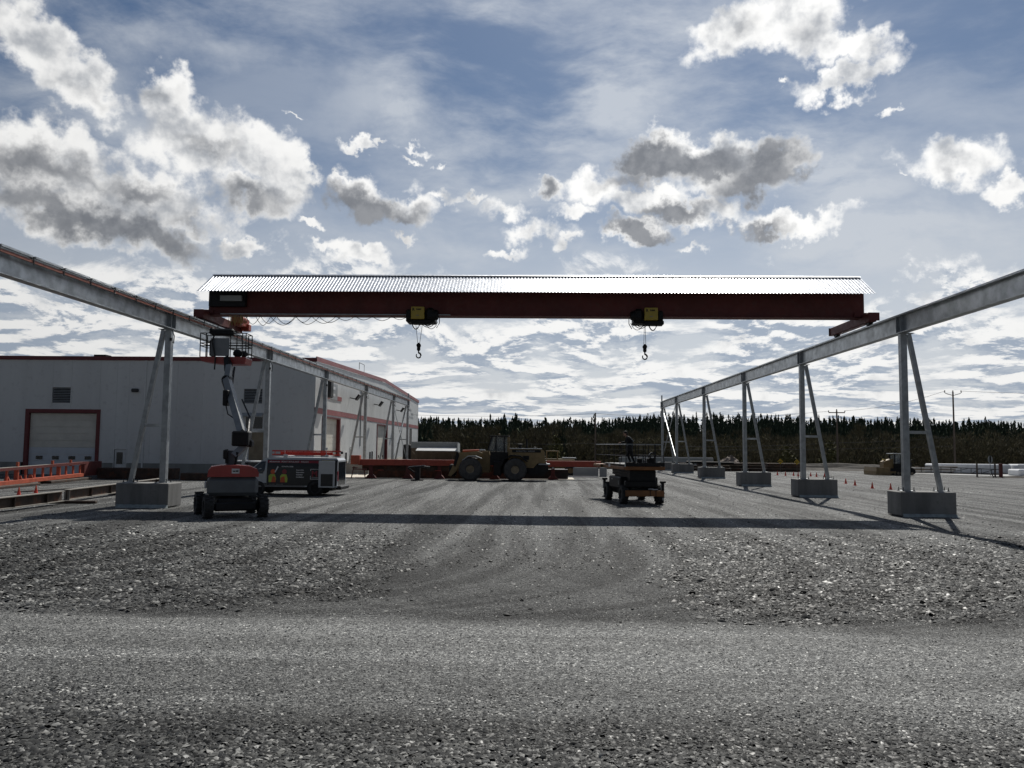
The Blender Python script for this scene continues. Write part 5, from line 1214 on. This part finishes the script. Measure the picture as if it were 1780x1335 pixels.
bale(46.5,55.5,100,1.1,'white wrapped bundle farthest left behind the gate'); bale(55.7,63,99,1.15,'white wrapped bundle directly behind the stop sign and bollard'); bale(63.3,76,99,1.2,'white wrapped bundle at the right edge of the view'); 
bale(51.5,54.4,91.5,.72,'low grey-white wrapped bundle in front of the others at the right edge')
lp=thing('log_pile','small pile of pale planks on a rack left of the gate','timber pile',(41,91,0))
for i in range(5): mesh_obj('plank',MB().box(42.2+.2*i,47.2+.1*i,95.5+.2*(i%2),95.9+.2*(i%2),.1+.16*i,.22+.16*i),M['printw'] if i%2 else M['wood'],lp)

# ---------------------------------------------------------------- left foreground steel
def ibeam(p0,p1,h,w,label,g):
    t=thing('rusty_beam',label,'steel beam',((p0[0]+p1[0])/2,(p0[1]+p1[1])/2,0),0,g)
    a=Vector((p0[0],p0[1],0)); b=Vector((p1[0],p1[1],0)); 
    mesh_obj('web',MB().bar(a+Vector((0,0,.1+h/2)),b+Vector((0,0,.1+h/2)),.02,h-.06),M['rust'],t)
    mesh_obj('top_flange',MB().bar(a+Vector((0,0,.1+h-.015)),b+Vector((0,0,.1+h-.015)),w,.03),M['rusttop'],t); mesh_obj('bottom_flange',MB().bar(a+Vector((0,0,.115)),b+Vector((0,0,.115)),w,.03),M['rusttop'],t)
    d=(b-a); L_=d.length; d.normalize()
    for k in np.arange(.06,L_,2.4): mesh_obj('stiffener',MB().bar(a+d*k+Vector((0,0,.12)),a+d*k+Vector((0,0,.1+h-.04)),.02 if True else .1,w*.9,(-d.y,d.x,0)),M['rusttop'] if k<1 else M['rust'],t)
    return t
ibeam((-19.2,21.5),(-20.15,34.9),.44,.26,'rusty I-beam lying on blocks at the left edge, the nearer of two','rusty I-beams lying on the gravel')
ibeam((-20.35,35.6),(-22.1,49.0),.46,.26,'long rusty I-beam running from behind the left block toward the warehouse','rusty I-beams lying on the gravel')
single('timber_skid',MB().bbox((-19.95,35.2,.055),(2.2,.22,.11),.02,Matrix.Rotation(R_(6),3,'Z')),M['rust'],'dark timber skid under the junction of the two rusty beams','timber'); single('timber_skid',MB().bbox((-20.7,41.5,.055),(1.7,.25,.11),.02),M['rust'],'dark timber skid under the farther rusty beam, beside the footing block','timber')
single('pale_bar',MB().bar((-25.8,40.6,.12),(-24.2,45.0,.16),.10,.08),M['rusttop'],'pale steel bar lying on the gravel behind the two cones','steel bar')
of=thing('orange_steel_frame','low orange primed steel frame like a ladder on its side, left of the footing block','steel frame',(-28,47,0))
def fp(t,z): # point along the frame
    return Vector((-30.1-1.6*t, 45.5+11.5*t, z))
mesh_obj('bottom_chord',MB().bar(fp(-.25,.22),fp(1.0,.36),.5,.22),M['orange'],of); mesh_obj('top_chord',MB().bar(fp(-.25,.98),fp(1.05,1.18),.35,.16),M['red'],of)
for i in range(13):
    t=-.18+i*.098; big=i in (4,9); mesh_obj('upright',MB().bar(fp(t,.28),fp(t,1.02),.10 if not big else .24,.12),M['orange'],of)
for t in (-.02,.22,.62,.86): mesh_obj('stub',MB().bar(fp(t,1.0),fp(t,1.42),.12,.14),M['orange'],of)
for t in (-.12,-.05,.05,.15,.28,.40): mesh_obj('gusset',MB().prism([(fp(t,0).x-.2,.32),(fp(t,0).x-.08,.62),(fp(t,0).x+.08,.62),(fp(t,0).x+.2,.32)],fp(t,0).y-.32,fp(t,0).y-.28,'y'),M['orange'],of)
mesh_obj('end_plate',MB().bar(fp(1.03,.75),fp(1.30,.75),.3,1.0),M['red'],of); mesh_obj('loose_rod',MB().tube([fp(-.06,.72)+Vector((0,-.4,0)),fp(.13,1.0)+Vector((0,-.4,0))],.03,6),M['rusttop'],of)
mesh_obj('pale_edge',MB().bar(fp(-.13,1.09),fp(.58,1.18),.30,.03),M['rusttop'],of)
single('dark_sleeper',MB().bbox((-29.9,46.6,.08),(.7,6,.15),.03,Matrix.Rotation(R_(8),3,'Z')).bbox((-31.2,54.5,.09),(.8,6.5,.18),.03,Matrix.Rotation(R_(8),3,'Z')),M['rust'],'dark timber sleepers under the orange steel frame','timber')
single('steel_stack',MB().bbox((-29.0,60,.40),(5.5,1.3,.78),.03).bbox((-21.5,59,.26),(7.5,1.2,.5),.03),M['rust'],'dark stacked steel along the foot of the warehouse wall behind the left block','steel stack')
0 and single('orange_drum',MB().lathe([(0,0),(0,.3),(.55,.3),(.55,0)],(-19.3,36.6,.0),'z',14) ,M['rust'],'squat rusty drum behind the left footing block','drum')
s=heap('white_gravel_spill',-16.2,33.75,1.6,.5,.10,'slab','pale spill of crushed stone around the left footing block','gravel spill',0,21,18); s['kind']='stuff'; del s['category']

# ---------------------------------------------------------------- trees
def leafmat(name,cols,tr=.0):
    m=bpy.data.materials.new(name); m.use_nodes=True; k=NT(m.node_tree); b=k.n['Principled BSDF']
    g=k.new('ShaderNodeNewGeometry'); oi=k.new('ShaderNodeObjectInfo')
    r=k.math('FRACT',k.math('ADD',g.outputs['Random Per Island'],k.math('MULTIPLY',oi.outputs['Random'],.5)))
    k.put(b.inputs['Base Color'],k.ramp(r,cols)); b.inputs['Roughness'].default_value=.85; b.inputs['Specular IOR Level'].default_value=.15
    return m
M['spruce']=leafmat('spruce_needles',[(0,(.024,.038,.026)),(.5,(.042,.058,.038)),(1,(.070,.085,.052))])
M['twig']=leafmat('bare_twigs',[(0,(.065,.058,.038)),(.5,(.115,.103,.066)),(1,(.165,.152,.092))])
M['bud']=leafmat('spring_buds',[(0,(.05,.05,.02)),(.5,(.09,.09,.035)),(1,(.15,.14,.06))])
M['bark']=mat('bark',(.07,.06,.05),.9,0,.3,3)
def np_tree(kind,seed,h):
    r=np.random.default_rng(seed); T=[]
    if kind=='spruce':
        n=330; z=h*(.06+.94*(r.random(n)**.8)); rad=h*.20*(1-z/h)**.75+.008
        rad*=(.75+.35*np.sin(z*5/h*6+seed)); a=r.random(n)*2*np.pi; q=.55+.45*r.random(n)
        L=rad*q; w=.10*h*(.12+.88*(1-z/h))*(.5+.6*r.random(n))*.55
        ca,sa=np.cos(a),np.sin(a)
        tip=np.stack([ca*L,sa*L,z-.28*L-.02*h],-1); b0=np.stack([ca*L*.1-sa*w,sa*L*.15+ca*w,z+.01*h],-1); b1=np.stack([ca*L*.15+sa*w,sa*L*.15-ca*w,z+.01*h],-1)
        mid=np.stack([ca*L*.7,sa*L*.7,z+.02*h],-1)
        V=np.stack([tip,b0,mid,b1],1); F=np.array([[0,1,2],[0,2,3]])
        # leader
    elif kind=='bare':
        n=420; t=r.random(n); z=h*(.22+.78*t); sp=h*.20*np.sin(np.clip((t*.86+.12),0,1)*np.pi)**.7+.05
        a=r.random(n)*2*np.pi; d=sp*np.sqrt(r.random(n)); c=np.stack([np.cos(a)*d,np.sin(a)*d,z],-1)
        dirv=np.stack([np.cos(a)*.45,np.sin(a)*.45,np.ones(n)],-1)+r.normal(0,.25,(n,3)); dirv/=np.linalg.norm(dirv,axis=1)[:,None]
        L=h*(.05+.09*r.random(n))[:,None]; w=h*.0045*(.6+r.random(n))[:,None]
        sdv=np.cross(dirv,r.normal(0,1,(n,3))); sdv/=np.linalg.norm(sdv,axis=1)[:,None]
        V=np.stack([c-dirv*L*.5-sdv*w,c+dirv*L*.5,c-dirv*L*.5+sdv*w, c+dirv*L*.1+sdv*w*5],1); F=np.array([[0,1,2],[0,3,2]])
    else: # bush / budding
        n=380; a=r.random(n)*2*np.pi; t=r.random(n); z=h*(.08+.92*t); d=h*.33*np.sqrt(np.clip(1-(t*1.0)**2.2,0,1))*np.sqrt(r.random(n))*(.8+.4*np.sin(3*a+seed))
        c=np.stack([np.cos(a)*d,np.sin(a)*d,z],-1); s=h*.028*(.5+r.random(n))[:,None,None]
        V=c[:,None,:]+r.normal(0,1,(n,4,3))*s; F=np.array([[0,1,2],[0,2,3]])
    n=len(V); f=(F[None]+np.arange(n)[:,None,None]*4).reshape(-1,3)
    return V.reshape(-1,3).astype(np.float32),f.astype(np.int32)
def np_mesh(name,V,F,mt):
    me=bpy.data.meshes.new(name); me.vertices.add(len(V)); me.vertices.foreach_set('co',V.ravel()); me.loops.add(F.size); me.loops.foreach_set('vertex_index',F.ravel().astype(np.int32)); me.polygons.add(len(F))
    me.polygons.foreach_set('loop_start',np.arange(0,F.size,3,dtype=np.int32)); me.update(calc_edges=True); me.materials.append(mt); return me
VAR={}
for kind,mt,nm in (('spruce','spruce','spruce_tree'),('bare','twig','bare_tree'),('bush','bud','budding_bush')):
    for s in range(5):
        V_,F_=np_tree(kind,s*7+3,1.0); cm_=np_mesh(nm+'_crown',V_,F_,M[mt])
        tk=MB().tube([(0,0,-.06),(0.004*s,0,.45),(.0,.005,.97)],.013 if kind!='bush' else .01,5,r1=.002); 
        if kind=='bare':
            for j in range(7):
                a=j*2.4+s; z=.25+.09*j; tk.tube([(0,0,z),(.09*math.cos(a),.09*math.sin(a),z+.12),(.13*math.cos(a),.13*math.sin(a),z+.24)],.006,4,r1=.0015)
        tm=bpy.data.meshes.new(nm+'_trunk'); tm.from_pydata([tuple(v) for v in tk.v],[],tk.f); tm.materials.append(M['bark'])
        VAR.setdefault(kind,[]).append((cm_,tm,V_,F_))
def gz(x,y): return float(height(np.array([float(x)]),np.array([float(y)]))[0])
LAB={'spruce':'dark pointed spruce in the forest edge behind the yard','bare':'bare brownish deciduous tree in the forest edge behind the yard','bush':'yellow-green budding bush at the foot of the forest'}
NM={'spruce':'spruce_tree','bare':'bare_tree','bush':'budding_bush'}
def zone(x,y):
    a=x/y*1440+932
    for lim,nm in ((830,'between the warehouse and the loader cab'),(930,'above the loader hood'),(1060,'between the loader and the scissor lift'),(1180,'behind the scissor lift and the white trailer'),(1300,'between the fourth and third support frames'),(1420,'between the third and second support frames'),(1570,'between the two nearest support frames'),(1680,'around the tall utility pole')):
        if a<lim: return nm
    return 'at the right edge of the view'
def tree(kind,x,y,h,wf=1.0,label=None,group=None):
    if label is None:
        zn=zone(x,y); label={'spruce':'dark pointed spruce in the forest edge, ','bare':'bare brownish tree in the forest edge, ','bush':'yellow-green budding bush, '}[kind]+zn
        group={'spruce':'spruces ','bare':'bare trees ','bush':'budding bushes '}[kind]+zn
    cm_,tm,_,_=VAR[kind][int(rng.integers(5))]
    t=thing(NM[kind],label or LAB[kind],'tree' if kind!='bush' else 'bush',(x,y,gz(x,y)-.05),rng.random()*6.28,group or ('spruces of the forest edge' if kind=='spruce' else 'bare trees of the forest edge' if kind=='bare' else 'budding bushes below the forest'))
    t.scale=(h*wf,h*wf,h)
    for nm,me in (('crown',cm_),('trunk',tm)):
        o=bpy.data.objects.new(nm,me); COL.objects.link(o); o.parent=t
# forest edge left of centre: taller bare trees with spruces, beside the warehouse
cnt=0
for i in range(70):
    x=-24+ i*.62+rng.normal(0,.4); y=132+rng.random()*16
    k='spruce' if rng.random()<.18 else 'bare'; topz=6.6+.5*math.sin(x*.5)+rng.normal(0,.5)-(.9 if x>8 else 0)
    tree(k,x,y,(topz+2.9)*(.92 if k=='bare' else 1.0),1.0 if k=='spruce' else .95)
tree('spruce',-5.2,134,10.9,1.0,'tallest pointed spruce rising above the treetops behind the loader')
for i in range(120):
    x=14+ i*.78+rng.normal(0,.5); y=137+rng.random()*26
    k='bare' if rng.random()<.8 else 'spruce'
    tree(k,x,y,(5.4+rng.normal(0,.8))+2.9)
for i in range(34):
    x=-4+i*3.0+rng.normal(0,1.2); y=126+rng.random()*6+.15*max(x,0); tree('bush',x,y,2.8+rng.random()*1.6)
tree('bush',2.9,120,6.2,.8,'tall yellow-green budding shrub right of the loader cab, against dark trees')
tree('bush',41.2,118,4.6,1.1,'pale yellow-brown bush glowing behind the bulldozer blade')
tree('bush',35.5,119,4.2,1.0,'yellow-green bush left of the bulldozer')
# far hill: individually crowned skyline, then the mass
for i in range(70):
    x=-10+i*2.15+rng.normal(0,.8); y=300+rng.random()*14; tree('spruce',x,y,9.6+1.2*math.sin(x*.21)*math.sin(x*.083)+rng.normal(0,.9),1.55,'small dark spruce tip on the hill skyline, '+zone(x,y),'spruce tips on the skyline '+zone(x,y))
def mass(name,label,n,fx,kinds,hl,hh,mt):
    Vs=[];Fs=[];b=0
    xs_,ys_=fx(n); zz=height(xs_,ys_)
    for x,y,z in zip(xs_,ys_,zz):
        V0,F0=VAR[kinds][int(rng.integers(5))][2:]; 
        sel=rng.permutation(len(F0)//2)[:150]; idx=(sel[:,None]*4+np.arange(4)).ravel(); 
        h=hl+(hh-hl)*rng.random(); a=rng.random()*6.28; c,s=math.cos(a),math.sin(a)
        V=V0[idx]*h; V=np.stack([V[:,0]*c-V[:,1]*s,V[:,0]*s+V[:,1]*c,V[:,2]],-1)*[1.25,1.25,1]+[x,y,z]
        F=(np.arange(len(sel))[:,None,None]*4+np.array([[0,1,2],[0,2,3]])).reshape(-1,3)+b; b+=len(V); Vs.append(V); Fs.append(F)
    me=np_mesh(name,np.concatenate(Vs).astype(np.float32),np.concatenate(Fs).astype(np.int32),M[mt]); o=bpy.data.objects.new(name,me); COL.objects.link(o); tag(o,label,None,None,'stuff')
def area(x0,x1,y0,y1): return lambda n:(x0+(x1-x0)*rng.random(n),y0+(y1-y0)*rng.random(n))
mass('distant_forest','dark spruce wood covering the hill',3600,lambda n:((rng.random(n)*1.3-.35)*330,168+rng.random(n)**.75*165),'spruce',9,13,'spruce')
mass('undergrowth','bare brown undergrowth filling the forest edge',1500,lambda n:(-60+rng.random(n)*220,130+rng.random(n)*36),'bare',6.0,8.2,'twig')
mass('underwood','dark young spruces filling the forest edge',420,lambda n:(-60+rng.random(n)*230,140+rng.random(n)*36),'spruce',5.5,8.8,'spruce')
bpy.context.view_layer.update()
